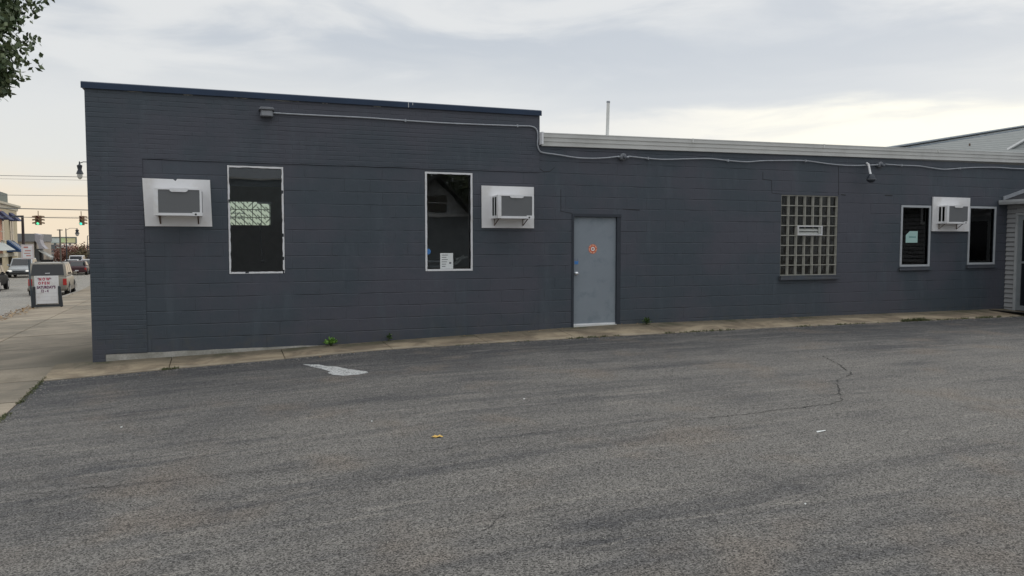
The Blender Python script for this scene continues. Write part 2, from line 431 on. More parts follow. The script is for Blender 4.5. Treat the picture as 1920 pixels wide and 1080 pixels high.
# sidewalk slabs on this side: individually tilted slabs with open joints, all one paved surface
mb = MB(); random.seed(5)
y = -16.0
while y < 90:
    ly = 1.52 if y < 40 else 6.0
    cols = [(lambda yy: curb_x(yy) + .0, lambda yy: curb_x(yy) + 1.44), (lambda yy: curb_x(yy) + 1.462, lambda yy: (lot_x(yy) - .012) if yy < 0 else -.9)]
    for k, (fa, fb) in enumerate(cols):
        y0, y1 = y, y + ly - .024
        if y0 < 0 < y1 and k == 1: y1 = -.0; 
        mb.cur = random.choice((0, 0, 1, 2))
        if 0 < y < 4: mb.cur = 1
        t = [random.uniform(-.003, .003) for _ in range(4)]
        c = [(fa(y0), y0), (fb(y0), y0), (fb(y1), y1), (fa(y1), y1)]
        if k == 1 and y >= 0: c = [(fa(y0), y0), (-.9, y0), (-.9, y1), (fa(y1), y1)]
        top = [(a, b, zg(a, b) + .006 + t[i]) for i, (a, b) in enumerate(c)]
        mb.prism([(a, b, e - .16) for a, b, e in top], (0, 0, .16))
    if y < 0 < y + ly: y = 0.0 + .012
    else: y += ly
so_ = mb.build('sidewalk', m_side); tag(so_, kind='structure')
mb = MB(); ys = [-60 + i * 3.0 for i in range(54)]
for a, b in zip(ys, ys[1:]):
    P = [(curb_x(a) - .16, a), (curb_x(a) - .004, a), (curb_x(b - .01) - .004, b - .01), (curb_x(b - .01) - .16, b - .01)]
    mb.prism([(x, q, zg(x, q) - .2) for x, q in P], (0, 0, .207))
tag(mb.build('curb', m_curb, bevel=.012), kind='structure')
mb = MB()
for a, b in zip(ys, ys[1:]):
    P = [(curb_x(a) - 10.34, a), (curb_x(a) - 10.2, a), (curb_x(b - .01) - 10.2, b - .01), (curb_x(b - .01) - 10.34, b - .01)]
    mb.prism([(x, q, zg(x, q) - .2) for x, q in P], (0, 0, .21))
tag(mb.build('curb', m_curb), kind='structure')
# concrete apron along the foot of the wall
mb = MB(); js = [-2.29, -.745, .815, 2.40, 3.95, 5.5, 7.3, 9.1, 11.0, 12.9, 14.8, 16.7, 20, 26]
for a, b in zip(js, js[1:]):
    xs = [a + .006]; k = a + .4
    while k < b - .2: xs.append(k); k += .4
    xs.append(b - .006)
    for p, q in zip(xs, xs[1:]):
        e0 = -.86 + .012 * noise.noise(Vector((p * 2, 0, 0))); e1 = -.86 + .012 * noise.noise(Vector((q * 2, 0, 0)))
        top = [(p, e0), (q, e1), (q, .02 if p > -1.79 else .06), (p, .02 if p > -1.79 else .06)]
        mb.prism([(x, yy, zg(x, min(yy, 0)) + .012 - .2) for x, yy in top], (0, 0, .2))
tag(mb.build('concrete_apron', m_apron), kind='structure')

# ------------------------------------------------------------------ the dark building
bld = thing('commercial_building', 'long low dark slate painted block and brick building with a taller left section', 'building')
def wall_cells(x0, x1, z0, z1, holes, y0, y1):
    xs = sorted({x0, x1, *[h[0] for h in holes], *[h[1] for h in holes]}); zs = sorted({z0, z1, *[h[2] for h in holes], *[h[3] for h in holes]})
    def solid(a, b, c, e):
        if a is None: return False
        mx, mz = (a + b) / 2, (c + e) / 2
        return x0 < mx < x1 and z0 < mz < z1 and not any(h[0] < mx < h[1] and h[2] < mz < h[3] for h in holes)
    mb = MB(); nx, nz = len(xs) - 1, len(zs) - 1
    S = [[solid(xs[i], xs[i + 1], zs[j], zs[j + 1]) for j in range(nz)] for i in range(nx)]
    g_ = lambda i, j: 0 <= i < nx and 0 <= j < nz and S[i][j]
    for i in range(nx):
        for j in range(nz):
            if not S[i][j]: continue
            a, b, c, e = xs[i], xs[i + 1], zs[j], zs[j + 1]
            mb.quad((a, y0, c), (b, y0, c), (b, y0, e), (a, y0, e)); mb.quad((a, y1, c), (a, y1, e), (b, y1, e), (b, y1, c))
            if not g_(i - 1, j): mb.quad((a, y0, c), (a, y0, e), (a, y1, e), (a, y1, c))
            if not g_(i + 1, j): mb.quad((b, y0, c), (b, y1, c), (b, y1, e), (b, y0, e))
            if not g_(i, j - 1): mb.quad((a, y0, c), (a, y1, c), (b, y1, c), (b, y0, c))
            if not g_(i, j + 1): mb.quad((a, y0, e), (b, y0, e), (b, y1, e), (a, y1, e))
    return mb
W1 = (.076, .902, 1.119, 2.773); W2 = (3.134, 3.965, 1.122, 2.774)
DO = (5.806, 6.783, .02, 2.112); GB = (10.333, 11.745, .945, 2.543); W3 = (13.415, 14.262, 1.084, 2.396); W4 = (15.358, 16.20, 1.11, 2.406)
wall_cells(-1.112, 5.160, -.026, 2.815, [W1, W2], 0.0, .2).build('left_block_wall', m_cmu, bld)
wall_cells(5.160, 19.2, -.2, 3.345, [DO, GB, W3, W4], .010, .2).build('right_block_wall', m_cmu, bld)
# brick band with a slightly ragged lower edge, and the brick corner pier
mb = MB(); xs = [-1.80, -1.63] + [-1.8 + i * .12 for i in range(2, 59)]; xs[-1] = 5.175
for a, b in zip(xs, xs[1:]):
    za = (2.817 + .012 * noise.noise(Vector((a * 1.7, 3, 0)))) if a > -1.12 else (-.35 if a < -1.7 else -.022)
    zb = (2.817 + .012 * noise.noise(Vector((b * 1.7, 3, 0)))) if a > -1.12 else (-.35 if a < -1.7 else -.022)
    mb.prism([(a, -.012, za), (b, -.012, zb), (b, -.012, 3.80), (a, -.012, 3.80)], (0, .212, 0))
bb = mb.build('brick_band', m_brick, bld)
MB().box(-1.80, -1.60, .2, 6.2, -.6, 3.80).build('street_facade', m_brick, bld)
wall_cells(-1.6, 24.0, -.6, 3.79, [(-.28, 1.033, 1.99, 2.53)], 6.0, 6.2).build('rear_wall', m_int, bld)
MB().box(4.96, 5.16, .2, 6.0, 3.3, 3.80).build('parapet_return', m_brick, bld)
MB().box(-1.60, 4.96, .2, 6.0, 3.55, 3.65).build('flat_roof', m_rooftar, bld)
MB().box(5.16, 24.0, .2, 6.0, 3.24, 3.295).build('low_roof', m_rooftar, bld)
m_floor = pbr('interior_floor', (.25, .23, .20), .6)
MB().box(-1.6, 24.0, .2, 6.0, -.02, .02).build('interior_floor', m_floor, bld)
MB().box(2.2, 2.3, .2, 6.0, .02, 3.5).build('partition', m_int, bld)
MB().box(8.6, 8.7, .2, 6.0, .02, 3.2).build('partition', m_int, bld)
MB().box(-1.6, 2.2, .9, .98, 2.52, 3.5).build('ceiling_bulkhead', pbr('bulkhead_blue_grey', (.10, .15, .21), .8), bld)
MB().box(2.3, 8.6, 3.2, 3.3, .02, 3.2).build('partition', m_int, bld)
# coping
mb = MB()
mb.prism([(-1.84, -.045, 3.785), (-1.84, -.045, 3.868), (-1.84, -.005, 3.885), (-1.84, .26, 3.885), (-1.84, .26, 3.80), (-1.84, -.013, 3.80), (-1.84, -.030, 3.785)], (7.04, 0, 0))
mb.box(4.90, 5.20, .262, 6.2, 3.80, 3.872); mb.box(-1.84, -1.58, .262, 6.2, 3.80, 3.872)
mb.build('parapet_coping', m_coping, bld)
mb = MB()
for x, L in ((2.86, .05), (2.93, .025)): MB().box(x, x + .008, -.0475, -.0455, 3.868 - L * 1.6, 3.868).build('coping_joint', m_alu, bld)
# chipped whitish mortar under the coping
mb = MB(); random.seed(3)
for x, L in ((-1.3, .25), (-.5, .12), (.65, .5), (.2, .2), (2.3, .12), (1.5, .08)):
    n = 6; top = [(x + L * i / n, -.0145, 3.783) for i in range(n + 1)]; bot = [(x + L * i / n, -.0145, 3.783 - .012 * random.random() - .002) for i in range(n, -1, -1)]
    MB()._a(top + bot, [tuple(range(2 * n + 2))]).build('bare_mortar_patch', m_found, bld)
# gutter and fascia on the low section, rising slightly to the right
mb = MB()
prof = [(.011, -.0), (-.02, 0), (-.035, .004), (-.042, .072), (-.056, .078), (-.062, .140), (-.080, .148), (-.086, .205), (-.094, .208), (-.094, .222), (.30, .235), (.30, .03), (.011, .03)]
mb.prism([(5.205, y_, 3.272 + z_) for y_, z_ in prof], (14.0, 0, .142))
gt = mb.build('gutter', m_alu, bld)
mb = MB()
for x in (8.2, 11.25, 14.3, 17.3):
    z = 3.272 + .01014 * (x - 5.2)
    MB().box(x, x + .035, -.098, -.05, z + .15, z + .226).build('gutter_strap', m_alu, bld)
mb = MB(); mb.box(5.165, 5.20, -.13, .1, 3.29, 3.50); mb.build('gutter_end_cap', m_white, bld)
# exposed concrete footing, ragged upper edge
mb = MB(); xs = [-1.66 + i * .09 for i in range(36)]
for a, b in zip(xs, xs[1:]):
    f = lambda x: -.022 + .008 * noise.noise(Vector((x * 4, 0, 5))) - max(0, (x - 1.0)) * .01
    mb.prism([(a, -.006, -.3), (b, -.006, -.3), (b, -.006, f(b)), (a, -.006, f(a))], (0, .15, 0))
mb.build('footing', m_found, bld)
mb = MB(); mb.box(-1.6, 5.16, .003, .15, -.3, -.0275); mb.build('footing_wall', m_cmu, bld)

# old lintel/patch outlines: hairline grooves proud by 1 mm
def line_on_wall(pts, w_=.012, y_=-.0015):
    P = [at(px, py) for px, py in pts]; mb = MB()
    for a, b in zip(P, P[1:]): mb.bar((a.x, y_, a.z), (b.x, y_, b.z), .003, w_)
    mb.build('wall_crack', m_black, bld)
line_on_wall([(1012, 316), (1020, 322), (1032, 321), (1040, 314)], .008, .0085)
line_on_wall([(1052, 355), (1052, 396), (1073, 400)], .007, .0085)
line_on_wall([(1168, 392), (1200, 394)], .01, .0085)
line_on_wall([(1431, 322), (1431, 336), (1447, 338), (1448, 362), (1466, 364)], .007, .0085)
line_on_wall([(1573, 312), (1573, 366)], .010, .0085); line_on_wall([(1578, 365), (1586, 366)], .02, .0085)
line_on_wall([(1660, 366), (1674, 367)], .02, .0085)

# ------------------------------------------------------------------ windows
def ragged(mb, p, q, wd, inward, y0, y1, jit, seed):
    """painted frame strip from p to q (x,z), its inner edge ragged where paint was scraped"""
    random.seed(seed); p = Vector(p); q = Vector(q); L = (q - p).length; n = max(3, int(L / .05)); inw = Vector(inward)
    prev = None
    for i in range(n + 1):
        c = p + (q - p) * i / n
        wv = wd * (1 - jit * max(0, random.random() - .45) * 1.6)
        o0 = random.random() * jit * .008
        cur = (c + inw * o0, c + inw * max(wv, .006))
        if prev:
            a, b = prev; e, f = cur
            if jit > .12 and random.random() < jit * .16:
                b = a + inw * .005; f = e + inw * .005
            if True:
                mb.prism([(a.x, y0, a.y), (e.x, y0, e.y), (f.x, y0, f.y), (b.x, y0, b.y)], (0, y1 - y0, 0))
        prev = cur
def window(O, wd, jit, seed, sill=False, fm=m_white, y_in=.03, parentname='window'):
    x0, x1, z0, z1 = O; r = bpy.data.objects.new('window', None); col.objects.link(r); r.parent = bld; r.location = ((x0 + x1) / 2, 0, z0)
    ox, oz = r.location.x, r.location.z
    X0, X1, Z0, Z1 = x0 - ox, x1 - ox, 0, z1 - oz
    mb = MB(); e = .004
    for a in ((X0, X0 + .028, Z0, Z1), (X1 - .028, X1, Z0, Z1), (X0 + .028, X1 - .028, Z0, Z0 + .03), (X0 + .028, X1 - .028, Z1 - .03, Z1)):
        mb.box(a[0], a[1], .012, .14, a[2], a[3])
    mb.build('frame_box', m_trimdark, r)
    mb = MB(); s = .006
    ragged(mb, (X0 + s, Z0 + s), (X0 + s, Z1 - s), wd, (1, 0), -.004, .0115, jit, seed)
    ragged(mb, (X1 - s, Z0 + s), (X1 - s, Z1 - s), wd, (-1, 0), -.004, .0115, jit, seed + 1)
    ragged(mb, (X0 + s + wd, Z0 + s), (X1 - s - wd, Z0 + s), wd, (0, 1), -.004, .0115, jit * .5, seed + 2)
    ragged(mb, (X0 + s + wd, Z1 - s), (X1 - s - wd, Z1 - s), wd, (0, -1), -.004, .0115, jit, seed + 3)
    mb.build('frame', fm, r)
    MB().box(X0 + .029, X1 - .029, .05, .056, Z0 + .031, Z1 - .031).build('pane', m_glass, r)
    if sill:
        MB().box(X0 - .03, X1 + .03, -.035, .009, Z0 - .07, Z0 - .005).build('sill', m_cmu, r)
    return r
w1 = window(W1, .030, .38, 11); w2 = window(W2, .032, .16, 23)
m_frame2 = pbr('grey_white_vinyl', (.46, .48, .50), .5, var=.06)
w3 = window(W3, .045, .05, 31, True, m_frame2); w4 = window(W4, .045, .05, 37, True, m_frame2)
w1['label'] = 'tall window with scraped white frame and glass blocks behind it'
w2['label'] = 'tall window with white paper notice at its foot'
w3['label'] = 'narrow window with pale green paper inside'
w4['label'] = 'narrow window next to the siding porch'
# notices taped to panes (children of their windows)
def loc_in(r, x, z): return x - r.location.x, z - r.location.z
x0, z0 = loc_in(w2, 3.405, 1.160); x1, z1 = loc_in(w2, 3.628, 1.425)
pn = MB().box(x0, x1, .046, .048, z0, z1).build('paper_notice', m_paper, w2)
mb = MB()
for i, (a, b) in enumerate(((.12, .62), (.12, .48), (.12, .58), (.12, .52), (.12, .45), (.12, .40))):
    zz = z1 - .03 - i * .038; mb.box(x0 + (x1 - x0) * a, x0 + (x1 - x0) * b, .0445, .0455, zz - .007, zz + .003)
mb.box(x0 + .155, x0 + .19, .0445, .0455, z0 + .085, z0 + .115)
mb.build('faded_print', m_ink, w2)
bx, bz = loc_in(w2, 3.196, 1.452)
MB().lathe((bx, .047, bz), [(.048, 0), (.048, .0015)], 20, 'y').build('round_sticker', m_blue, w2)
x0, z0 = loc_in(w3, 13.615, 1.60); x1, z1 = loc_in(w3, 13.945, 1.845)
MB().prism([(x0, .046, z0), (x1, .046, z0), (x1, .046, z1), (x0 + .11, .046, z1), (x0, .046, z1 - .085)], (0, .002, 0)).build('green_paper', m_teal, w3)
MB().box(x0 + .09, x1 - .05, .0445, .0455, z0 + .105, z0 + .135).build('faded_print', m_teald, w3)
# things seen inside
MB().box(.55, .80, 1.20, 1.24, 2.255, 2.285).build('wall_shelf', m_steel, bld)
mb = MB(); mb.tube([(.575, .75, 1.92), (.58, .75, 1.7), (.60, .75, 1.33)], .010, 6); mb.lathe((.60, .75, 1.28), [(.012, .05), (.026, .02), (.022, -.01)], 8)
mb.build('hanging_cord', m_trimdark, bld)
MB().box(2.8, 3.75, .7, 1.3, 1.26, 1.29).build('counter_top', m_steel, bld)
MB().box(2.8, 3.70, .72, 1.28, 1.17, 1.20).build('counter_shelf', m_steel, bld)
mb = MB(); mb.bar((3.78, .5, 1.22), (3.98, .6, 1.36), .03, .05); mb.bar((3.83, .62, 1.31), (4.05, .62, 1.35), .1, .03); mb.build('leaning_board', m_alu, bld)

# rear glass block light, seen through the first window
def glassblock_mat(name, bright):
    m = bpy.data.materials.new(name); m.use_nodes = True; nt = m.node_tree; nt.nodes.clear(); g = N(nt)
    p = g.sep(g.coord())
    fx = g.m('FRACT', g.m('DIVIDE', p[0], .185)); fz = g.m('FRACT', g.m('DIVIDE', g.m('SUBTRACT', p[2], 1.99), .18))
    cx = g.m('MODULO', g.m('ABSOLUTE', g.m('FLOOR', g.m('DIVIDE', p[0], .185))), 2.0)
    s1 = g.m('FRACT', g.m('ADD', g.m('MULTIPLY', fx, 1.4), g.m('MULTIPLY', fz, 1.4)))
    s2 = g.m('FRACT', g.m('ADD', g.m('MULTIPLY', fx, 1.4), g.m('MULTIPLY', fz, -1.4)))
    par = g.m('GREATER_THAN', g.noise(g.xyz(g.m('FLOOR', g.m('DIVIDE', p[0], .185)), g.m('FLOOR', g.m('DIVIDE', g.m('SUBTRACT', p[2], 1.99), .18)), .5), 5.3, 0), .62)
    st = g.m('ADD', g.m('MULTIPLY', s1, g.m('SUBTRACT', 1., par)), g.m('MULTIPLY', s2, par))
    f = g.ss(g.m('ABSOLUTE', g.m('SUBTRACT', st, .5)), .05, .15)
    c = g.mix(f, (.12, .15, .14), (.70, .80, .80))
    t = g.node('ShaderNodeBsdfTransparent'); g.put(t.inputs[0], c)
    o = g.node('ShaderNodeOutputMaterial'); nt.links.new(t.outputs[0], o.inputs[0])
    return m
rw = bpy.data.objects.new('rear_window', None); col.objects.link(rw); rw.parent = bld; rw.location = (0, 0, 0)
MB().box(-.28, 1.033, 6.08, 6.09, 1.99, 2.53).build('glass_block', glassblock_mat('lit_glass_block', 1), rw)
mb = MB()
for i in range(8): mb.box(-.28 + i * .185 - .006 + .0, -.28 + i * .185 + .006, 6.04, 6.10, 1.99, 2.53)
for k in range(4): mb.box(-.27, 1.03, 6.038, 6.102, 1.99 + k * .18 - .007 + (.007 if k == 0 else 0), 1.99 + k * .18 + .006 - (.007 if k == 3 else 0))
mb.build('mortar_grid', pbr('pale_green_mortar', (.3, .36, .3), .8), rw)
MB().box(1.034, 1.075, 5.96, 6.02, 1.95, 2.56).build('frame', m_int, rw)

# big glass block window
gw = bpy.data.objects.new('glass_block_window', None); col.objects.link(gw); gw.parent = bld; gw.location = (10.333, 0, .945)
gw['label'] = 'glass block window with small white vent'
Wd, Ht = 1.412, 1.598
def gb_mat():
    m = bpy.data.materials.new('clear_glass_block'); m.use_nodes = True; nt = m.node_tree; nt.nodes.clear(); g = N(nt)
    t = g.node('ShaderNodeBsdfTransparent'); t.inputs[0].default_value = (.44, .44, .41, 1)
    gl = g.node('ShaderNodeBsdfGlossy'); gl.inputs['Roughness'].default_value = .12
    g.put(gl.inputs['Normal'], g.bump(g.noise(g.scalev(g.coord(), 9, 9, 2.5), 1.5, 2), .5, .03))
    fr = g.node('ShaderNodeFresnel'); fr.inputs[0].default_value = 1.45
    mx = g.node('ShaderNodeMixShader'); g.put(mx.inputs[0], g.m('ADD', fr.outputs[0], .02))
    nt.links.new(t.outputs[0], mx.inputs[1]); nt.links.new(gl.outputs[0], mx.inputs[2])
    o = g.node('ShaderNodeOutputMaterial'); nt.links.new(mx.outputs[0], o.inputs[0]); return m
m_gb = gb_mat(); m_grout = pbr('greenish_block_edge', (.36, .35, .30), .45, var=.2, vscale=9)
m_blockedge = pbr('frosted_block_edge', (.29, .28, .245), .3, var=.25, vscale=12)
cw, ch = Wd / 7, (Ht - .02) / 8
mb = MB(); mg = MB()
for i in range(8):
    x = min(max(i * cw, .008), Wd - .008); mb.box(x - .008, x + .008, .022, .11, .0, Ht)
for k in range(9):
    z = min(max(.01 + k * ch, .009), Ht - .009); mb.box(.0, Wd, .020, .112, z - .008, z + .008)
mb.build('mortar_grid', m_grout, gw)
me_ = MB()
for i in range(7):
    for k in range(8):
        if k == 4 and 2 <= i <= 4: continue
        a, b, c, e = i * cw + .009, (i + 1) * cw - .009, .01 + k * ch + .009, .01 + (k + 1) * ch - .009
        # bevelled rim of each block (solid frosted glass edge) and recessed clear face
        t = .020
        me_.prism([(a, .030, c), (a + t, .052, c + t * .5), (a + t, .052, e - t * .5), (a, .030, e)], (0, .05, 0))
        me_.prism([(b, .030, c), (b, .030, e), (b - t, .052, e - t * .5), (b - t, .052, c + t * .5)], (0, .05, 0))
        mg.box(a + t + .001, b - t - .001, .06, .066, c, e)
me_.build('block_edge', m_blockedge, gw)
mg.build('glass_block', m_gb, gw)
mb = MB(); mb.box(-.03, Wd + .03, -.06, .009, -.085, -.01); mb.box(-.01, Wd + .01, -.03, .009, -.01, .001); mb.build('sill', m_cmu, gw)
mb = MB(); x0, x1, z0, z1 = 2 * cw, 5 * cw, 4 * ch + .012, 5 * ch + .006
vt = MB()
vt.box(x0, x0 + .02, -.015, .05, z0, z1).box(x1 - .02, x1, -.015, .05, z0, z1).box(x0 + .02, x1 - .02, -.0145, .05, z0, z0 + .02).box(x0 + .02, x1 - .02, -.0145, .05, z1 - .018, z1)
vt = vt.build('vent', m_white, gw, bevel=.003); vt['label'] = 'small white hopper vent'
mb = MB()
for k in range(2):
    zz = z0 + .045 + k * .06
    mb.prism([(x0 + .021, .005, zz - .02), (x0 + .021, .035, zz + .03), (x0 + .021, .042, zz + .03), (x0 + .021, .012, zz - .02)], (x1 - x0 - .11, 0, 0))
mb.box(x1 - .085, x1 - .03, -.004, .02, z0 + .03, z1 - .03)
mb.build('louvre', pbr('aged_louvre', (.45, .46, .43), .5), vt)
MB().box(x0 + .02, x1 - .02, .052, .056, z0 + .02, z1 - .02).build('vent_back', m_trimdark, vt)
# inside the glass block window: blind head, window-sill clutter
m_beige = pbr('beige_blind', (.60, .57, .48), .7)
MB().box(10.2, 12.0, .21, .26, 2.38, 2.48).build('blind_head', m_beige, bld)
mb = MB(); mb.cur = 0; random.seed(12)
clut = [pbr('brown_box', (.22, .10, .06), .7), pbr('cream_box', (.55, .50, .40), .7), pbr('ochre_box', (.50, .30, .08), .7)]
for i in range(11):
    x = 10.36 + i * .125; mb.cur = random.choice((0, 0, 1, 2)); h = random.uniform(.10, .30)
    mb.prism([(x, .215, .96), (x + .10, .215, .96), (x + .10 + random.uniform(-.04, .02), .215, .96 + h), (x + random.uniform(0, .04), .215, .96 + h)], (0, .1, 0))
mb.build('sill_clutter', clut, bld)
MB().box(10.25, 11.85, .2, .36, .92, .955).build('inner_sill', m_beige, bld)
MB().box(13.72, 13.78, .45, .52, .02, 2.4).build('inner_post', m_steel, bld)

# ------------------------------------------------------------------ door
dr = bpy.data.objects.new('door', None); col.objects.link(dr); dr.parent = bld; dr.location = (5.806, 0, .10)
dr['label'] = 'blue grey steel door'
mb = MB(); mb.box(0.0, .036, -.004, .15, -.12, 2.012); mb.box(.902, .977, .012, .10, -.08, 2.012); mb.box(.036, .977, -.003, .15, 1.962, 2.012)
mb.build('door_frame', m_trimdark, dr)
lf = MB().box(.038, .900, .055, .095, .018, 1.958).build('door_leaf', m_door, dr, bevel=.004)
MB().box(.036, .902, .005, .15, -.03, .0165).build('threshold', m_alu, dr)
MB().box(.04, .898, .048, .0545, .02, .045).build('door_sweep', m_white, dr)
mb = MB(); mb.lathe((.098, .054, .95), [(.030, 0), (.030, -.008), (.012, -.012), (.012, -.035), (.027, -.045), (.030, -.06), (.020, -.07), (.002, -.072)], 16, 'y')
mb.build('door_knob', pbr('polished_steel', (.75, .76, .78), .2, .9), dr, smooth=True)
for z in (.28, 1.0, 1.75):
    MB().lathe((.902, .047, z), [(.009, 0), (.009, .11)], 8).build('hinge', m_trimdark, dr)
sx, sz = 6.24 - 5.806, 1.487 - .10
st = MB().lathe((sx, .0535, sz), [(.086, 0), (.086, -.001)], 28, 'y').build('round_sticker', m_orange, dr)
st['label'] = 'round orange sticker'
def ring(mb, c, r0, r1, y_, n=28, gap=0):
    for k in range(n):
        if gap and k % gap == 0: continue
        a, b = 2 * PI * k / n, 2 * PI * (k + 1) / n
        mb.quad(*[(c[0] + r * math.cos(q), y_, c[1] + r * math.sin(q)) for r, q in ((r0, a), (r1, a), (r1, b), (r0, b))])
mb = MB(); ring(mb, (sx, sz), .060, .080, .0520, 28, 4); mb.build('sticker_ring', m_salmon, st)
mb = MB(); ring(mb, (sx, sz), .018, .038, .0519); mb.build('sticker_centre', m_paper, st)
MB().box(sx - .011, sx + .011, .0518, .0522, sz - .010, sz + .010).build('sticker_mark', m_ink, st)
b2 = MB().prism([(.075, .0535, 1.115), (.145, .0535, 1.115), (.15, .0535, 1.17), (.135, .0535, 1.175), (.11, .0535, 1.165), (.085, .0535, 1.175), (.07, .0535, 1.17)], (0, -.001, 0)).build('blue_sticker', m_blue, dr)
for q in (.075, .13): MB().box(q, q + .012, .0525, .0535, 1.18, 1.216).build('sticker_scrap', pbr('faded_violet_vinyl', (.2, .2, .32), .5), dr)

# ------------------------------------------------------------------ air conditioners
m_fin = bpy.data.materials.new('condenser_fins'); m_fin.use_nodes = True
g = N(m_fin.node_tree); b = m_fin.node_tree.nodes['Principled BSDF']; p = g.sep(g.coord())
sfx = g.m('ABSOLUTE', g.m('SUBTRACT', g.m('FRACT', g.m('DIVIDE', p[2], .012)), .5))
g.put(b.inputs['Base Color'], g.mix(g.m('MULTIPLY', sfx, 2.0), (.10, .105, .11), (.21, .215, .22)))
g.put(b.inputs['Normal'], g.bump(sfx, .8, .006)); b.inputs['Roughness'].default_value = .5
def ac_unit(label, P, ux, uz, tilt=0.0, notch=False, w_=.64, d_=.385):
    """P = panel x0,x1,z0,z1 ; ux,uz = lower left corner of the unit"""
    x0, x1, z0, z1 = P; r = thing('air_conditioner', label, 'air conditioner', ((x0 + x1) / 2, 0, z0), 0, 'air conditioners set in white wall boards')
    ox, oz = (x0 + x1) / 2, z0; a, b, h = x0 - ox, x1 - ox, z1 - oz
    poly = [(a + tilt, -.013, 0), (b, -.013, 0), (b - tilt * .8, -.013, h - .003), (a, -.013, h)]
    if notch: poly = poly[:3] + [(a + (b - a) * .50, -.013, h), (a + (b - a) * .475, -.013, h - .032), (a + (b - a) * .44, -.013, h - .006)] + poly[3:]
    MB().prism([(q[0], -.030, q[2]) for q in poly], (0, .0285 if x0 > 5.1 else .0175 + .0, 0)).build('wall_board', m_panel, r)
    U, Z, H_ = ux - ox, uz - oz, .385
    MB().box(U, U + w_, -d_, -.031, Z, Z + H_).build('case', m_plastic, r, bevel=.008)
    # raised front rim with the condenser grille inside it
    mb = MB(); t = .048; y0, y1 = -d_ - .012, -d_ - .001
    mb.box(U, U + t + .012, y0, y1, Z, Z + H_).box(U + w_ - t * .62, U + w_, y0, y1, Z, Z + H_)
    mb.box(U + t + .012, U + w_ - t * .62, y0, y1, Z, Z + .036).box(U + t + .012, U + w_ - t * .62, y0, y1, Z + H_ - .016, Z + H_)
    mb.build('front_rim', m_plastic, r)
    MB().box(U + t + .013, U + w_ - t * .62 - .001, -d_ - .005, -d_ - .001, Z + .037, Z + H_ - .017).build('grille', m_fin, r)
    cx = U + w_ * .52
    MB().prism([(cx - .125, y0 - .008, Z + H_ + .006), (cx + .125, y0 - .008, Z + H_ + .006), (cx + .118, y0 - .008, Z + H_ - .035), (cx + .09, y0 - .008, Z + H_ - .048), (cx - .09, y0 - .008, Z + H_ - .048), (cx - .118, y0 - .008, Z + H_ - .035)], (0, .0075, 0)).build('handle_tab', m_plastic, r)
    mb = MB(); mb.box(U + w_ - .13, U + w_ + .004, y0 - .004, y0 - .0005, Z - .004, Z + .05); mb.build('corner_cover', m_plastic, r)
    MB().lathe((U + w_ - .085, y0 - .0045, Z + .018), [(.014, 0), (.014, -.004)], 10, 'y').build('drain_plug', m_black, r)
    mb = MB()
    for s_ in (-1, 1):
        xx = U - .0015 if s_ < 0 else U + w_ + .0015
        for k in range(2):
            q = -d_ * .82 + k * d_ * .32; MB().box(min(xx, xx - s_ * .001), max(xx, xx + s_ * .001), q, q + d_ * .2, Z + .05, Z + H_ - .03).build('side_louvre', pbr('dark_louvre', (.10, .10, .11), .6), r)
    for x in (U + .06, U + w_ - .06):
        mb = MB(); mb.bar((x, -.031, Z - .004), (x, -d_ * .9, Z - .004), .022, .006); mb.bar((x, -.034, Z - .115), (x, -.034, Z - .007), .022, .005, (1, 0, 0)); mb.bar((x, -.037, Z - .11), (x, -d_ * .68, Z - .01), .018, .005)
        mb.build('bracket', m_rust, r)
    return r
ac_unit('white air conditioner left of the tall window with glass blocks behind, board notched at top', (-1.084, -.146, 1.841, 2.54), -.915, 1.990, .022, True)
ac_unit('white air conditioner between the window with a paper notice and the blue grey door', (4.111, 5.065, 1.85, 2.563), 4.275, 2.005, .004)
ac_unit('white air conditioner between the two narrow windows near the porch', (14.276, 15.352, 1.846, 2.58), 14.39, 2.005, 0, False, .63, .27)

# ------------------------------------------------------------------ conduit and lamps on the wall
def wpts(L, y_): return [(p.x, y_, p.z) for p in (at(a, b_, y_) for a, b_ in L)]
def smooth_path(P, n=5):
    P = [Vector(p) for p in P]; out = []
    for i in range(len(P) - 1):
        p0, p1, p2, p3 = P[max(i - 1, 0)], P[i], P[i + 1], P[min(i + 2, len(P) - 1)]
        for k in range(n):
            t = k / n
            out.append(.5 * ((2 * p1) + (p2 - p0) * t + (2 * p0 - 5 * p1 + 4 * p2 - p3) * t * t + (3 * p1 - p0 - 3 * p2 + p3) * t ** 3))
    return out + [P[-1]]
c1 = [(508, 211.5), (560, 214.5), (620, 217.5), (690, 221), (760, 226), (830, 230.5), (900, 233.5), (970, 236), (996, 237), (1006, 243), (1008.5, 256), (1008, 272), (1012, 283), (1020, 286.5), (1045, 290), (1080, 295.5), (1110, 297), (1135, 296), (1160, 293.5)]
c2 = [(1178, 293), (1215, 297), (1245, 299), (1290, 298), (1330, 297.5), (1365, 301), (1400, 303.5), (1430, 301.5), (1470, 301), (1510, 301.5), (1560, 308), (1600, 310.5), (1645, 309)]
c3 = [(1660, 308), (1690, 310), (1720, 311), (1745, 314.5), (1770, 317.5), (1800, 315.5), (1830, 314), (1870, 314), (1900, 316), (1935, 317)]
cd = thing('electrical_conduit', 'thin grey metal conduit running along the wall below the roof edge', 'conduit', (0, 0, 3.2))
for c in (c1, c2, c3):
    P = [(p.x, p.y, p.z - 3.2) for p in smooth_path(wpts(c, -.032))]
    MB().tube(P, .0125, 8).build('pipe', m_steel, cd, smooth=True)
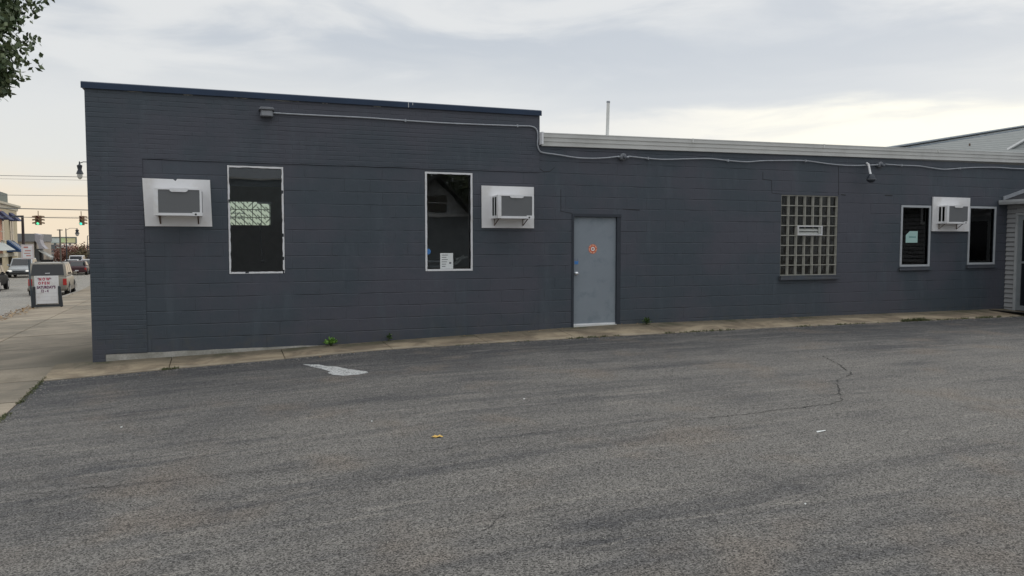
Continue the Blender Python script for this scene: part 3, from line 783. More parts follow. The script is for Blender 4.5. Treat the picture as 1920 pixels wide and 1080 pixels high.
for c in (c1[4], c1[7], c2[1], c2[5], c2[9], c3[1], c3[5]):
    p = at(*c, -.03); mb = MB(); mb.box(p.x - .012, p.x + .012, -.048, .0, p.z - 3.2 - .022, p.z - 3.2 + .022); mb.build('strap', m_steel, cd)
p = at(500, 211, -.1)
L1 = thing('wall_light', 'small grey wall light at the left end of the conduit', 'wall light', (p.x, -.012, p.z), 0, 'small lights along the conduit')
mb = MB(); mb.prism([(-.095, 0, -.06), (.095, 0, -.06), (.085, 0, .035), (-.085, 0, .035)], (0, -.13, 0)); mb.build('housing', m_box, L1, bevel=.008)
mb = MB(); mb.prism([(-.115, -.002, .036), (.115, -.002, .036), (.09, -.002, .075), (-.09, -.002, .075)], (0, -.16, 0)); mb.build('hood', m_box, L1, bevel=.008)
MB().box(-.075, .075, -.136, -.131, -.05, .02).build('lens', pbr('dusty_lens', (.30, .31, .33), .3), L1)
for px, lab in ((1169, 'small dark junction box light on the conduit right of the roof step'), (1652, 'small dark junction box light on the conduit beside the floodlight')):
    p = at(px, 294 if px < 1500 else 309, -.06)
    L = thing('wall_light', lab, 'wall light', (p.x, .009, p.z), 0, 'small lights along the conduit')
    mb = MB(); mb.lathe((0, -.0, 0), [(.062, 0), (.066, -.03), (.066, -.07), (.05, -.085)], 8, 'y'); mb.build('housing', m_box, L)
    mb = MB(); mb.lathe((.01, -.086, -.012), [(.03, 0), (.036, -.02), (.028, -.045), (.008, -.055)], 12, 'y'); mb.build('lens', pbr('dark_lens', (.12, .13, .15), .3), L, smooth=True)
    MB().tube([(-.10, -.04, .0), (-.06, -.04, 0)], .02, 8).build('connector', m_steel, L); MB().tube([(.06, -.04, 0), (.12, -.04, 0)], .02, 8).build('connector', m_steel, L)
p = at(1625, 310, -.06)
FL = thing('floodlight', 'dark floodlight hanging from a short white arm above the glass block window', 'floodlight', (p.x, 0, p.z))
MB().tube([(.03, -.03, .05), (.025, -.08, .02), (-.03, -.20, -.20)], .022, 8).build('arm', m_white, FL)
mb = MB(); mb.lathe((-.045, -.23, -.25), [(.03, .06), (.06, .03), (.085, -.03), (.09, -.05), (.07, -.09), (.03, -.115)], 16); mb.build('lamp_head', m_trimdark, FL, smooth=True)
MB().lathe((-.045, -.23, -.25), [(.10, -.045), (.102, -.052)], 16).build('lamp_rim', m_box, FL)
p = at(1139, 255, .35)
VP = thing('vent_pipe', 'tall thin grey pipe standing on the low roof', 'pipe', (p.x, .35, 3.30))
tz = at(1139, 190, .35).z - 3.30
mb = MB(); mb.tube([(-.01, 0, 0), (.012, 0, tz)], .030, 10); mb.build('pipe', m_alu, VP, smooth=True)
MB().lathe((.012, 0, tz), [(.033, -.03), (.034, .004)], 10).build('pipe_collar', m_steel, VP)

# ------------------------------------------------------------------ siding porch at the right end
PX = 16.55
po = thing('entrance_porch', 'small grey siding porch with glazed storm door at the right end of the building', 'porch', (PX, 0, .10))
m_int2 = pbr('lap_shade_grey', (.24, .24, .24), .9)  # darker grey standing in for the shadow lines under the siding laps
m_siding = pbr('grey_vinyl_siding', (.36, .36, .36), .55, var=.08, vscale=3)
m_sidtrim = pbr('porch_trim', (.42, .43, .43), .5)
def siding(mb, p0, p1, z0, z1, nrm, h=.105, proj=.03):
    n = max(1, round((z1 - z0) / h)); hh = (z1 - z0) / n; nx_, ny_ = nrm
    for k in range(n):
        a, b = z0 + k * hh, z0 + (k + 1) * hh
        a += .007; q = [(p0[0] + nx_ * proj, p0[1] + ny_ * proj, a), (p0[0] + nx_ * .002, p0[1] + ny_ * .002, b), (p0[0] - nx_ * .01, p0[1] - ny_ * .01, b), (p0[0] - nx_ * .01, p0[1] - ny_ * .01, a)]
        mb.prism(q, (p1[0] - p0[0], p1[1] - p0[1], 0))
mb = MB()
siding(mb, (0, -.001), (0, -.22), -.05, 2.36, (-1, 0)); siding(mb, (0, -1.35), (0, -3.0), -.05, 2.36, (-1, 0)); siding(mb, (0, -.221), (0, -1.349), 2.16, 2.36, (-1, 0))
siding(mb, (0, -3.0), (3.2, -3.0), -.05, 2.36, (0, -1))
mb.build('siding', m_siding, po)
MB().box(-.008, .02, -2.99, -1.35, -.05, 2.36).build('lap_shade_backing', m_int2, po); MB().box(-.008, .02, -.22, -.001, -.05, 2.36).build('lap_shade_backing', m_int2, po)  # dark sheets behind the row gaps, seen as shadow lines between laps
MB().box(.021, 3.2, -2.985, -.001, -.1, 0.0).build('porch_floor', m_apron, po)
MB().box(-.02, .1, -3.02, -2.995, -.05, 2.36).build('corner_board', m_sidtrim, po)
mb = MB(); mb.box(-.045, .06, -.27, -.222, -.02, 2.16).box(-.045, .06, -1.349, -1.30, -.02, 2.16).box(-.044, .06, -1.30, -.27, 2.11, 2.158); mb.build('door_casing', m_sidtrim, po)
pd = bpy.data.objects.new('door', None); col.objects.link(pd); pd.parent = po; pd.location = (0, -.27, 0)
mb = MB(); mb.box(-.02, .02, -.10, -.002, .0, 2.105).box(-.02, .02, -1.028, -.93, .0, 2.105).box(-.019, .02, -.93, -.10, 0, .11).box(-.019, .02, -.93, -.10, 2.0, 2.105).box(-.019, .02, -.93, -.10, 1.045, 1.085)
mb.build('door_leaf', pbr('aluminium_storm_door', (.28, .30, .31), .45, .3), pd)
MB().box(-.004, .004, -.93, -.10, .11, 2.0).build('pane', m_glassd, pd)
MB().box(-.05, -.021, -.90, -.88, .98, 1.10).build('handle', m_steel, pd)
sl_ = .28
mb = MB(); mb.prism([(-.16, -.003, 2.40), (-.16, -.003, 2.445), (3.2, -.003, 2.445 + 3.36 * sl_), (3.2, -.003, 2.40 + 3.36 * sl_)], (0, -3.2, 0)); mb.build('roof', pbr('dark_shingle', (.035, .035, .04), .95, var=.4, vscale=25, bump=.6), po)
mb = MB(); mb.prism([(-.17, -.001, 2.45), (-.17, -.001, 2.53), (3.2, -.001, 2.53 + 3.37 * sl_), (3.2, -.001, 2.45 + 3.37 * sl_)], (0, -.03, 0)); mb.build('roof_flashing', m_steel, po)
MB().box(-.02, .02, -3.0, -.001, 2.36, 2.42).build('frieze', m_sidtrim, po)
mb = MB(); mb.prism([(-.30, -.012, 2.345), (-.18, -.012, 2.345), (-.165, -.012, 2.36), (-.165, -.012, 2.445), (-.31, -.012, 2.445), (-.315, -.012, 2.40)], (0, -3.2, 0)); mb.box(-.165, -.0, -3.0, -.012, 2.36, 2.372)
mb.build('gutter', m_sidtrim, po)
dm = MB().box(-.55, .45, -.30, .30, 0, .018).build('door_mat', m_rubber, None, loc=(PX - .3, -.55, .075))
dm.rotation_euler = (R(4.5), 0, R(90)); tag(dm, 'dark mat lying in front of the porch storm door', 'door mat')

# ------------------------------------------------------------------ shingled roof rising behind at right
nb = thing('neighbouring_building', 'grey shingled roof rising behind the right end of the dark building', 'building', (21.4, 8, 0))
A = at(1672, 277, 8); B = at(1925, 236, 13); 
dirAB = (B - A); C2 = A + dirAB * 1.7
A = A - dirAB * .06
m_sh = bpy.data.materials.new('grey_shingles'); m_sh.use_nodes = True
g = N(m_sh.node_tree); b = m_sh.node_tree.nodes['Principled BSDF']; oc = g.coord(); p = g.sep(oc)
fr_ = g.m('FRACT', g.m('DIVIDE', p[2], .12)); nn = g.noise(oc, 3, 4); ng = g.noise(g.scalev(oc, 3, 3, 18), 1.0, 2)
c = g.mix(g.ss(fr_, 0, .25), (.09, .095, .095), g.mix(ng, (.21, .225, .22), (.30, .315, .305)))
g.put(b.inputs['Base Color'], g.mix(g.ss(nn, .5, .75, 0, .4), c, (.15, .16, .155))); b.inputs['Roughness'].default_value = .9
mb = MB(); o = Vector((21.4, 8, 0))
E1 = Vector((A.x, A.y, A.z)); E2 = Vector((60, 8, A.z)); 
q = [E1 - o, E2 - o, Vector((60, C2.y, C2.z)) - o, C2 - o]
mb.prism(q, (0, .02, -.08)); mb.build('roof', m_sh, nb)
mb = MB(); hp = (C2 - E1).normalized()
mb.bar(E1 - o + Vector((0, 0, .03)), C2 - o + Vector((0, 0, .03)), .30, .05); mb.build('hip_cap', pbr('hip_cap_metal', (.30, .34, .37), .6), nb)
mb = MB(); mb.bar(E1 - o + hp * 1.0 + Vector((.45, -.0, -.03)), C2 - o + Vector((.9, -.0, -.02)), .12, .05); mb.build('hip_flashing', pbr('blue_flashing', (.14, .20, .27), .6), nb)
v1 = at(1880, 286, 8.6); v2 = at(1935, 254, 9.6)
MB().bar(v1 - o, v2 - o, .14, .05).build('valley_flashing', pbr('dull_flashing', (.36, .37, .37), .7), nb)
mb = MB(); mb.prism([v1 - o + Vector((0.0, .05, -.03)), v2 - o + Vector((.05, .05, -.03)), Vector((44, 9.6, v2.z - .05)) - o, Vector((44, 8.6, v1.z - .2)) - o], (0, .02, -.05)); mb.build('front_roof', m_sh, nb)
MB().box(A.x - 21.4 + .4, 38, .4, 12, -.3, A.z - .1).build('wall', m_siding, nb)
mb = MB(); q = at(1818, 275, 8.9); mb.tube([q - o - Vector((0, 0, .3)), q - o + Vector((0, 0, .12))], .03, 6); mb.build('roof_vent', m_rust, nb)

# ------------------------------------------------------------------ small growth and litter
def leaf_mat(name, c1_, c2_):
    m = bpy.data.materials.new(name); m.use_nodes = True; g = N(m.node_tree); b = m.node_tree.nodes['Principled BSDF']
    ge = g.node('ShaderNodeNewGeometry')
    g.put(b.inputs['Base Color'], g.mix(ge.outputs['Random Per Island'], c1_, c2_)); b.inputs['Roughness'].default_value = .55
    try: b.inputs['Transmission Weight'].default_value = 0.0
    except Exception: pass
    return m
m_weed = leaf_mat('weed_green', (.09, .24, .03), (.26, .46, .09)); m_weedd = leaf_mat('dark_weed', (.03, .07, .02), (.09, .15, .04))
m_tuft = leaf_mat('tuft_green', (.05, .075, .025), (.19, .19, .09)); m_dry = leaf_mat('dry_leaves', (.16, .09, .04), (.40, .26, .12))
m_stem = pbr('green_stem', (.06, .09, .03), .7); m_bark = pbr('bark', (.11, .09, .07), .9, var=.3, vscale=12, bump=.8, bscale=20)
def leaf(mb, p, d_, n_, L, W_):
    d_ = d_.normalized(); s_ = d_.cross(n_).normalized() * W_ / 2
    mid = p + d_ * L * .45 + n_ * L * .05
    mb._a([p, mid + s_, p + d_ * L, mid - s_], [(0, 1, 2), (0, 2, 3)])
def rv(): 
    while True:
        q = Vector((random.uniform(-1, 1), random.uniform(-1, 1), random.uniform(-1, 1)))
        if .05 < q.length < 1: return q.normalized()
def weed(px, py, r, h, n, mat, label, seed, dy=0.0):
    random.seed(seed); p = on_ground(px, py); p.y = max(-.8, min(p.y, -.06 - r * .5)) + dy; p.z = zg(p.x, p.y) + .012
    t = thing('weed', label, 'plant', p, 0, 'weeds at the foot of the wall'); mb = MB(); ms = MB()
    for i in range(n):
        q = random.uniform(0, 2 * PI); e = random.uniform(.2, 1); tip = Vector((math.cos(q) * r * e, math.sin(q) * r * e * .6, h * (1.1 - e * .6) * random.uniform(.6, 1)))
        ms.tube([(0, 0, -.01), tip * .5 + Vector((0, 0, h * .12)), tip], .0018, 4)
        for k in range(5): leaf(mb, tip * random.uniform(.5, 1), rv() + tip.normalized(), (rv() * .6 + Vector((0, 0, 1))).normalized(), random.uniform(.03, .055), random.uniform(.018, .03))
    mb.build('foliage', mat, t); ms.build('stem', m_stem, t)
weed(615, 645, .12, .14, 40, m_weed, 'bright green low weed right of the pale footing, leftmost weed', 1)
weed(714, 634, .045, .16, 9, m_weedd, 'small dark upright weed at the wall under the window with the notice', 2)
weed(1211, 609, .10, .14, 22, m_weedd, 'dark green weed at the wall just right of the door', 3)
random.seed(9); mb = MB()
def tufts(mb, x0, x1, n, h, yf):
    for _ in range(n):
        x = random.uniform(x0, x1); yy = yf(x) + random.gauss(0, .012); c = Vector((x, yy, zg(x, yy)))
        for k in range(7): leaf(mb, c + Vector((random.gauss(0, .015), random.gauss(0, .01), 0)), Vector((random.gauss(0, .6), random.gauss(0, .4), 1)), rv(), random.uniform(.4, 1) * h, .008 + random.random() * .008)
edge = lambda x: -.872
for a, b_, n, h in ((5.3, 6.3, 26, .045), (7.2, 8.6, 40, .05), (10.0, 10.6, 14, .04), (10.9, 12.0, 26, .04), (12.6, 13.2, 50, .10), (13.2, 14.4, 34, .05), (14.6, 15.3, 36, .06), (15.5, 17.5, 34, .035), (-.82, -.6, 16, .05), (3.0, 5.0, 10, .03)):
    tufts(mb, a, b_, n, h, edge)
for _ in range(420):
    yy = -random.random() ** .8 * 6.5 - .6; x = lot_x(yy) + random.gauss(.01, .018); c = Vector((x, yy, zg(x, yy)))
    if noise.noise(Vector((0, yy * 1.3, 0))) < -.15: continue
    for k in range(5): leaf(mb, c + rv() * .012, Vector((random.gauss(0, .6), random.gauss(0, .6), 1)), rv(), random.uniform(.012, .035), .01)
tag(mb.build('grass', m_tuft), 'thin grass and moss growing in the joints of the paving', 'grass', kind='stuff')
random.seed(4); mb = MB()
for _ in range(520):
    yy = random.uniform(11.5, 22.5) if random.random() < .8 else random.uniform(4, 34); x = curb_x(yy) + random.gauss(.02, .16) ; z = zg(x, yy) + (.012 if x > curb_x(yy) - .16 else -.12)
    for k in range(1): leaf(mb, Vector((x, yy, z + random.random() * .05)), Vector((random.gauss(0, 1), random.gauss(0, 1), random.gauss(0, .3))), (rv() * .5 + Vector((0, 0, 1))).normalized(), random.uniform(.05, .12), .05)
tag(mb.build('fallen_leaves', m_dry), 'dry brown leaves gathered along the street curb', 'leaves', kind='stuff')
p = on_ground(820, 820); mb = MB(); L = [(.052, .0), (.028, .018), (.034, .04), (.010, .026), (-.012, .046), (-.02, .02), (-.055, .022), (-.035, .0), (-.05, -.02), (-.018, -.018), (-.005, -.038), (.014, -.02), (.038, -.026)]
mb._a([(0, 0, .012)] + [(x, y_, .004 + .010 * abs(math.sin(i * 2.1))) for i, (x, y_) in enumerate(L)], [(0, i + 1, (i + 1) % len(L) + 1) for i in range(len(L))])
o = mb.build('fallen_leaf', m_leafY, loc=p); tag(o, 'single yellow leaf lying on the asphalt', 'leaf')
for px, py, a, b_, rz, lab in ((1540, 810, .11, .018, .1, 'largest white scrap, a thin strip of litter on the asphalt below the long crack'), (983, 749, .035, .018, .4, 'small pale scrap on the asphalt between the yellow leaf and the door'), (697, 791, .028, .02, 1., 'small pale scrap on the asphalt left of the yellow leaf'), (1510, 947, .02, .014, .3, 'tiny white scrap near the bottom right of the parking lot'), (228, 802, .03, .025, .2, 'small pale scrap on the asphalt near the sidewalk')):
    mb = MB(); k_ = 1.0 if a > .1 else .62; a *= k_; b_ *= k_; mb.prism([(-a / 2, -b_ / 2, 0), (a / 2 * .8, -b_ / 2 * .7, .004), (a / 2, b_ / 2, .003), (-a / 2 * .9, b_ / 2 * .8, .005)], (0, 0, .003))
    o = mb.build('litter_scrap', m_paper, loc=on_ground(px, py) + Vector((0, 0, .003))); o.rotation_euler = (0, 0, rz); tag(o, lab, 'litter', 'scraps of litter on the lot')

random.seed(15); mb = MB()
for _ in range(150):
    x = random.choice((random.uniform(-2, 17), random.gauss(5, 1.2), random.gauss(12, 1.5))); yy = -.03 - abs(random.gauss(0, .10)) if random.random() < .6 else -.86 - abs(random.gauss(0, .15))
    if x > 16.5 or x < -1.7: continue
    leaf(mb, Vector((x, yy, zg(x, yy) + .016)), Vector((random.gauss(0, 1), random.gauss(0, 1), random.gauss(0, .25))), (rv() * .4 + Vector((0, 0, 1))).normalized(), random.uniform(.015, .05), .02)
tag(mb.build('leaf_litter', m_dry), 'bits of dry leaf and twig lying along the foot of the wall', 'leaves', kind='stuff')
# grit: loose stones gathered along the seams and thinly over the lot
random.seed(77); mb = MB()
def pebble(x, y, r_):
    z = zg(x, y) + .004; h = r_ * .7
    P = [(x + r_ * math.cos(q) * random.uniform(.6, 1.1), y + r_ * math.sin(q) * random.uniform(.6, 1.1), z - .003) for q in (.3, 1.6, 2.9, 4.2, 5.4)]
    mb._a(P + [(x + random.uniform(-.3, .3) * r_, y, z + h)], [(i, (i + 1) % 5, 5) for i in range(5)])
for _ in range(1500): x = random.uniform(-2.2, 16.5); pebble(x, -.90 - abs(random.gauss(0, .10)), random.uniform(.003, .010))
for _ in range(500): yy = -random.random() * 8 - .8; pebble(lot_x(yy) + abs(random.gauss(0, .10)), yy, random.uniform(.003, .010))
for _ in range(1500): pebble(random.uniform(-2, 12), random.uniform(-10, -1), random.uniform(.002, .006))
tag(mb.build('gravel', pbr('loose_grit', (.30, .28, .25), .9, var=.5, vscale=20)), 'loose grit and small stones scattered over the asphalt', 'gravel', kind='stuff')

# worn painted mark, cracks
def onto(pts): return [on_ground(a, b_) for a, b_ in pts]
m_mark = bpy.data.materials.new('worn_white_paint'); m_mark.use_nodes = True; nt = m_mark.node_tree; g = N(nt); b = nt.nodes['Principled BSDF']
oc = g.coord(); g.put(b.inputs['Base Color'], g.mix(g.noise(oc, 30, 3), (.50, .50, .48), (.74, .74, .72))); b.inputs['Roughness'].default_value = .85
a_ = g.m('MULTIPLY', g.ss(g.noise(oc, 34, 5, .75), .44, .49), g.ss(g.noise(oc, 7, 4, .7), .28, .40)); g.put(b.inputs['Alpha'], a_)
P = onto([(568, 683.5), (598, 684), (612, 687), (632, 688), (650, 692), (688, 697), (690, 699), (672, 702.5), (645, 704.5), (625, 703), (614, 699.5), (620, 697), (604, 692), (586, 688)])
mb = MB(); mb.prism([q + Vector((0, 0, .001)) for q in P], (0, 0, .003)); tag(mb.build('painted_marking', m_mark), kind='structure')
m_crack = pbr('crack_shadow', (.030, .029, .027), 1.0)
def crack(pts, w0, w1, seed, dens=.035):
    random.seed(seed); P = onto(pts); Q = []
    for a, b_ in zip(P, P[1:]):
        n = max(1, int((b_ - a).length / dens))
        for i in range(n): Q.append(a + (b_ - a) * i / n + Vector((random.gauss(0, .009), random.gauss(0, .014), 0)))
    Q.append(P[-1]); mb = MB()
    for i, (a, b_) in enumerate(zip(Q, Q[1:])):
        if random.random() < .13: continue
        wd = random.uniform(w0, w1) * .5; n_ = Vector((-(b_ - a).y, (b_ - a).x, 0)).normalized() * wd
        mb.quad(*[(q.x, q.y, zg(q.x, q.y) + .004) for q in (a - n_, b_ - n_, b_ + n_, a + n_)])
    tag(mb.build('asphalt_crack', m_crack), kind='structure')
crack([(1542, 668), (1555, 674), (1573, 684), (1580, 690), (1590, 696), (1598, 701), (1586, 707), (1571, 712), (1569, 720), (1574, 730), (1573, 738), (1580, 743), (1577, 751)], .004, .017, 1)
crack([(1010, 811), (1060, 806), (1090, 804), (1140, 799), (1200, 791), (1260, 786)], .003, .010, 2)
crack([(1260, 786), (1330, 783), (1400, 777), (1440, 770), (1500, 765), (1560, 757), (1578, 752)], .005, .013, 3)
crack([(1578, 752), (1640, 755), (1700, 753), (1760, 758), (1850, 768), (1925, 775)], .003, .009, 4)
crack([(0, 932), (120, 921), (250, 908), (400, 893), (560, 877), (700, 861), (820, 845), (950, 824), (1008, 811)], .002, .008, 5)
crack([(1580, 690), (1610, 684), (1660, 681)], .002, .007, 6)
crack([(1573, 738), (1540, 748), (1500, 752)], .002, .006, 7)
crack([(905, 1000), (935, 975), (948, 962)], .002, .007, 8)
crack([(1640, 655), (1700, 664), (1790, 668), (1925, 664)], .002, .006, 9)

# ------------------------------------------------------------------ trees
def tree(label, loc, th_, tr, blobs, nclus, nper, ls, mat, group=None, seed=0, spread=.28, name='tree'):
    random.seed(seed); t = thing(name, label, 'tree', loc, 0, group); ms = MB(); mb = MB()
    ms.tube([(0, 0, -.3), (random.gauss(0, .05), 0, th_ * .5), (random.gauss(0, .12), random.gauss(0, .1), th_)], [tr * 1.25, tr, tr * .75], 10)
    top = Vector((0, 0, th_))
    for (c, r) in blobs:
        c = Vector(c); ms.tube([top * .92, top.lerp(c, .5) + rv() * .15, c], [tr * .6, tr * .35, tr * .12], 6)
        for i in range(nclus):
            q = rv(); k = random.random() ** .4; cc = c + Vector((q.x * r[0], q.y * r[1], q.z * r[2])) * k
            if i % 2 == 0: ms.tube([c, c.lerp(cc, .5) + rv() * .1 * r[0], cc], [tr * .16, tr * .08, tr * .03], 4, False)
            for j in range(nper):
                o_ = Vector((random.gauss(0, spread), random.gauss(0, spread), random.gauss(0, spread * .8)))
                leaf(mb, cc + o_, rv() + Vector((0, 0, -.4)), rv(), ls * random.uniform(.6, 1.25), ls * random.uniform(.45, .75))
    ms.build('trunk', m_bark, t); mb.build('crown', mat, t)
    return t
m_oak = leaf_mat('street_tree_leaves', (.050, .085, .035), (.15, .185, .085))
m_red = leaf_mat('autumn_leaves', (.17, .07, .05), (.36, .17, .12)); m_grn = leaf_mat('green_leaves', (.03, .05, .02), (.09, .11, .04))
TL = Vector((-5.45, 3.6, zg(-5.35, 3.6)))
def rel(px, py, Y): return at(px, py, Y) - TL
tree('leafy street tree whose branches hang into the top left corner', TL, 3.6, .16,
     [((0, 0, 7.2), (2.0, 1.9, 1.9)), (rel(-56, 60, 3.6), (.95, 1.1, .75)), (rel(-60, -90, 3.6), (1.3, 1.2, 1.2)), (rel(-80, 120, 3.4), (.85, .9, .36)), (rel(-16, 8, 3.8), (.38, .7, .5)), (rel(-34, 135, 3.6), (.32, .6, .38))], 74, 26, .125, m_oak, None, 21, .12)

# ------------------------------------------------------------------ cars
m_tyre = pbr('tyre', (.018, .018, .019), .85); m_rim = pbr('alloy_rim', (.45, .46, .48), .35, .7)
m_tail = pbr('red_lamp', (.45, .03, .025), .25, var=.05); m_lens = pbr('clear_lamp', (.7, .72, .75), .15); m_plate = pbr('number_plate', (.7, .7, .7), .5)
def paint(name, c, metal=.15): return pbr(name, c, .3, metal, var=.03)
def car(name, label, cat, px, py, rz, L, Wd, H, mat, prof, win, lower=None, lights='rear', group='cars along the street', on=False):
    """prof: list of (y, hood/belt height); win: (rear base, rear top, front top, front base) y of the glasshouse. nose at +y"""
    zz = zg(px, py) - .13
    t = thing(name, label, cat, (px, py, zz), rz, group); hw = Wd / 2
    def ringp(y, zt, k=1.0):
        zb = .30; a = hw * k
        return [(-a * .86, y, zb), (-a * .98, y, zb + .10), (-a, y, zb + (zt - zb) * .5), (-a * .97, y, zt - .07), (-a * .88, y, zt), (a * .88, y, zt), (a * .97, y, zt - .07), (a, y, zb + (zt - zb) * .5), (a * .98, y, zb + .10), (a * .86, y, zb)]
    mb = MB(); vs = []; n = 10; st = [(y_, z_, k) for y_, z_, k in prof]
    for s_ in st: vs += ringp(*s_)
    fs = [tuple(range(n))[::-1], tuple(range((len(st) - 1) * n, len(st) * n))]
    for i in range(len(st) - 1):
        for k in range(n): fs.append((i * n + k, i * n + (k + 1) % n, (i + 1) * n + (k + 1) % n, (i + 1) * n + k))
    mb._a(vs, fs)
    rb, rt_, ft, fb = win; belt = max(z_ for y_, z_, k in prof if rb <= y_ <= fb) - .02
    wb, wt = (hw * .95, hw * .84) if cat in ('suv', 'van') else (hw * .90, hw * .74)
    bt = [(-wb, rb, belt), (wb, rb, belt), (wb, fb, belt), (-wb, fb, belt)]; tp = [(-wt, rt_, H), (wt, rt_, H), (wt, ft, H), (-wt, ft, H)]
    md = [(-wb * .99 * .5 - wt * .5 - .01, (rb + rt_) / 2 - .0, (belt + H) / 2)]
    mb._a(bt + tp, [(3, 2, 1, 0), (4, 5, 6, 7), (0, 1, 5, 4), (1, 2, 6, 5), (2, 3, 7, 6), (3, 0, 4, 7)])
    mb.build('body', mat, t, smooth=True, bevel=.035)
    def pane(q, ins=(.08, .12), off=.012):
        q = [Vector(a) for a in q]; c = sum(q, Vector()) / 4
        nrm = (q[1] - q[0]).cross(q[3] - q[0]).normalized()
        if nrm.dot(c - Vector((0, (rb + fb) / 2, (belt + H) / 2))) < 0: nrm = -nrm
        def bl(u_, v_): return q[0].lerp(q[1], u_).lerp(q[3].lerp(q[2], u_), v_)
        a, b_ = ins; P = [bl(a, b_), bl(1 - a, b_), bl(1 - a, 1 - b_ * 1.3), bl(a, 1 - b_ * 1.3)]
        MB().prism([x + nrm * .002 for x in P], nrm * off).build('window', m_glassd, t)
    pane([bt[1], bt[0], tp[0], tp[1]], (.06, .08)); pane([bt[3], bt[2], tp[2], tp[3]], (.06, .06))
    for s_ in (0, 1):
        A_, B_, C_, D_ = (bt[1], bt[2], tp[2], tp[1]) if s_ else (bt[3], bt[0], tp[0], tp[3])
        A_, B_, C_, D_ = map(Vector, (A_, B_, C_, D_))
        for k0, k1 in ((0, .34), (.34, .68), (.68, 1)):
            pane([A_.lerp(B_, k0), A_.lerp(B_, k1), D_.lerp(C_, k1), D_.lerp(C_, k0)], (.07, .12))
    y0, y1 = prof[0][0], prof[-1][0]
    MB().box(-hw * .93, hw * .93, y0 - .09, y0 + .1, .38, .60).build('rear_bumper', lower or mat, t, bevel=.03)
    MB().box(-hw * .93, hw * .93, y1 - .1, y1 + .07, .33, .56).build('front_bumper', lower or mat, t, bevel=.03)
    if lower:
        for s_ in (-1, 1): MB().box(min(s_ * hw * .97, s_ * hw * 1.02), max(s_ * hw * .97, s_ * hw * 1.02), y0 + .1, y1 - .1, .30, .48).build('sill_trim', lower, t)
    for yy in (y0 + L * .19, y1 - L * .19):
        for s_ in (-1, 1):
            R_ = .36; xo = s_ * (hw - .10)
            MB().lathe((s_ * (hw - .02), yy, R_), [(R_ + .06, -.012), (R_ + .06, .026)], 20, 'x').build('wheel_arch', m_black, t)
            w_ = MB().lathe((xo, yy, R_), [(R_ - .05, -.13), (R_, -.10), (R_, .10), (R_ - .05, .13)], 22, 'x').build('wheel', m_tyre, t)
            MB().lathe((xo, yy, R_), [(.22, -.134), (.20, -.137), (.20, .137), (.22, .134)], 14, 'x').build('rim', m_rim, w_)
    zt = prof[0][1]
    for s_ in (-1, 1):
        MB().box(min(s_ * hw * .76, s_ * hw * .95), max(s_ * hw * .76, s_ * hw * .95), y0 - .02, y0 + .12, zt - .38, zt - .02).build('tail_lamp', m_tail, t, bevel=.02)
        MB().box(min(s_ * hw * .58, s_ * hw * .92), max(s_ * hw * .58, s_ * hw * .92), y1 - .12, y1 + .02, prof[-1][1] - .20, prof[-1][1] - .04).build('headlamp', M_ON if on else m_lens, t, bevel=.02)
        MB().box(min(s_ * hw, s_ * (hw + .18)), max(s_ * hw, s_ * (hw + .18)), fb - .35, fb - .22, belt + .02, belt + .18).build('mirror', mat, t, bevel=.02)
    MB().box(-.16, .16, y0 - .10, y0 - .092, .46, .56).build('number_plate', m_plate, t) if not lower else MB().box(-.16, .16, y0 - .03, y0 - .015, .74, .86).build('number_plate', m_plate, t)
    MB().box(-hw * .5, hw * .5, y1 + .02, y1 + .03, .60, prof[-1][1] - .1).build('grille', m_black, t)
    return t
M_ON = emis('lit_headlamp', (1, .97, .9), .45)
def prof_suv(L, H): 
    h = L / 2; b_ = H * .60
    return [(-h, b_ - .12, .93), (-h + .06, b_, .98), (-h + .5, b_, 1), (h * .35, b_, 1), (h * .48, b_ - .04, .99), (h - .35, b_ - .13, .95), (h - .05, b_ - .22, .88), (h, b_ - .32, .84)], (-h + .03, -h + .30, h * .10, h * .42)
def prof_sedan(L, H):
    h = L / 2; b_ = H * .64
    return [(-h, b_ - .12, .88), (-h + .08, b_ - .02, .94), (-h + .9, b_, 1), (h * .3, b_, 1), (h * .45, b_ - .05, .98), (h - .3, b_ - .16, .93), (h, b_ - .28, .84)], (-h + .55, -h + 1.25, h * .12, h * .50)
RZ = R(4.0)
pr, wn = prof_suv(4.75, 1.86)
sg = pbr('beige_plastic_cladding', (.20, .18, .15), .6)
suv = car('suv', 'beige older SUV parked at the curb, rear towards the camera behind the message sign', 'suv', -9.15, 38.2, RZ, 4.75, 1.90, 1.84, paint('champagne_paint', (.29, .265, .22)), pr, wn, sg)
mb = MB(); [mb.box(s_ * .62 - .025, s_ * .62 + .025, -1.8, .3, 1.86, 1.90) for s_ in (-1, 1)]; mb.build('roof_rail', m_black, suv)
MB().box(-.36, .36, -2.42, -2.40, .86, .93).build('tailgate_recess', m_black, suv)
MB().box(-.11, .11, -2.30, -2.285, 1.22, 1.30).build('window_sticker', m_plate, suv)
pr, wn = prof_suv(4.7, 1.70)
car('suv', 'black SUV cut off by the left edge of the photo', 'suv', -13.95, 44.5, R(4), 4.7, 1.88, 1.70, pbr('black_paint', (.006, .007, .009), .55, 0, var=.03, spec=.1), pr, wn)
pr, wn = prof_suv(5.0, 1.85)
car('pickup', 'silver and black oncoming vehicle with lit headlamps beyond the sign post', 'suv', -18.1, 74.0, R(184), 5.0, 1.95, 1.80, paint('silver_paint', (.45, .47, .48)), pr, wn, pbr('black_bumper', (.02, .02, .02), .5), on=True)
pr, wn = prof_sedan(4.7, 1.45)
def gp(px, Y): return at(px, 500, Y).x
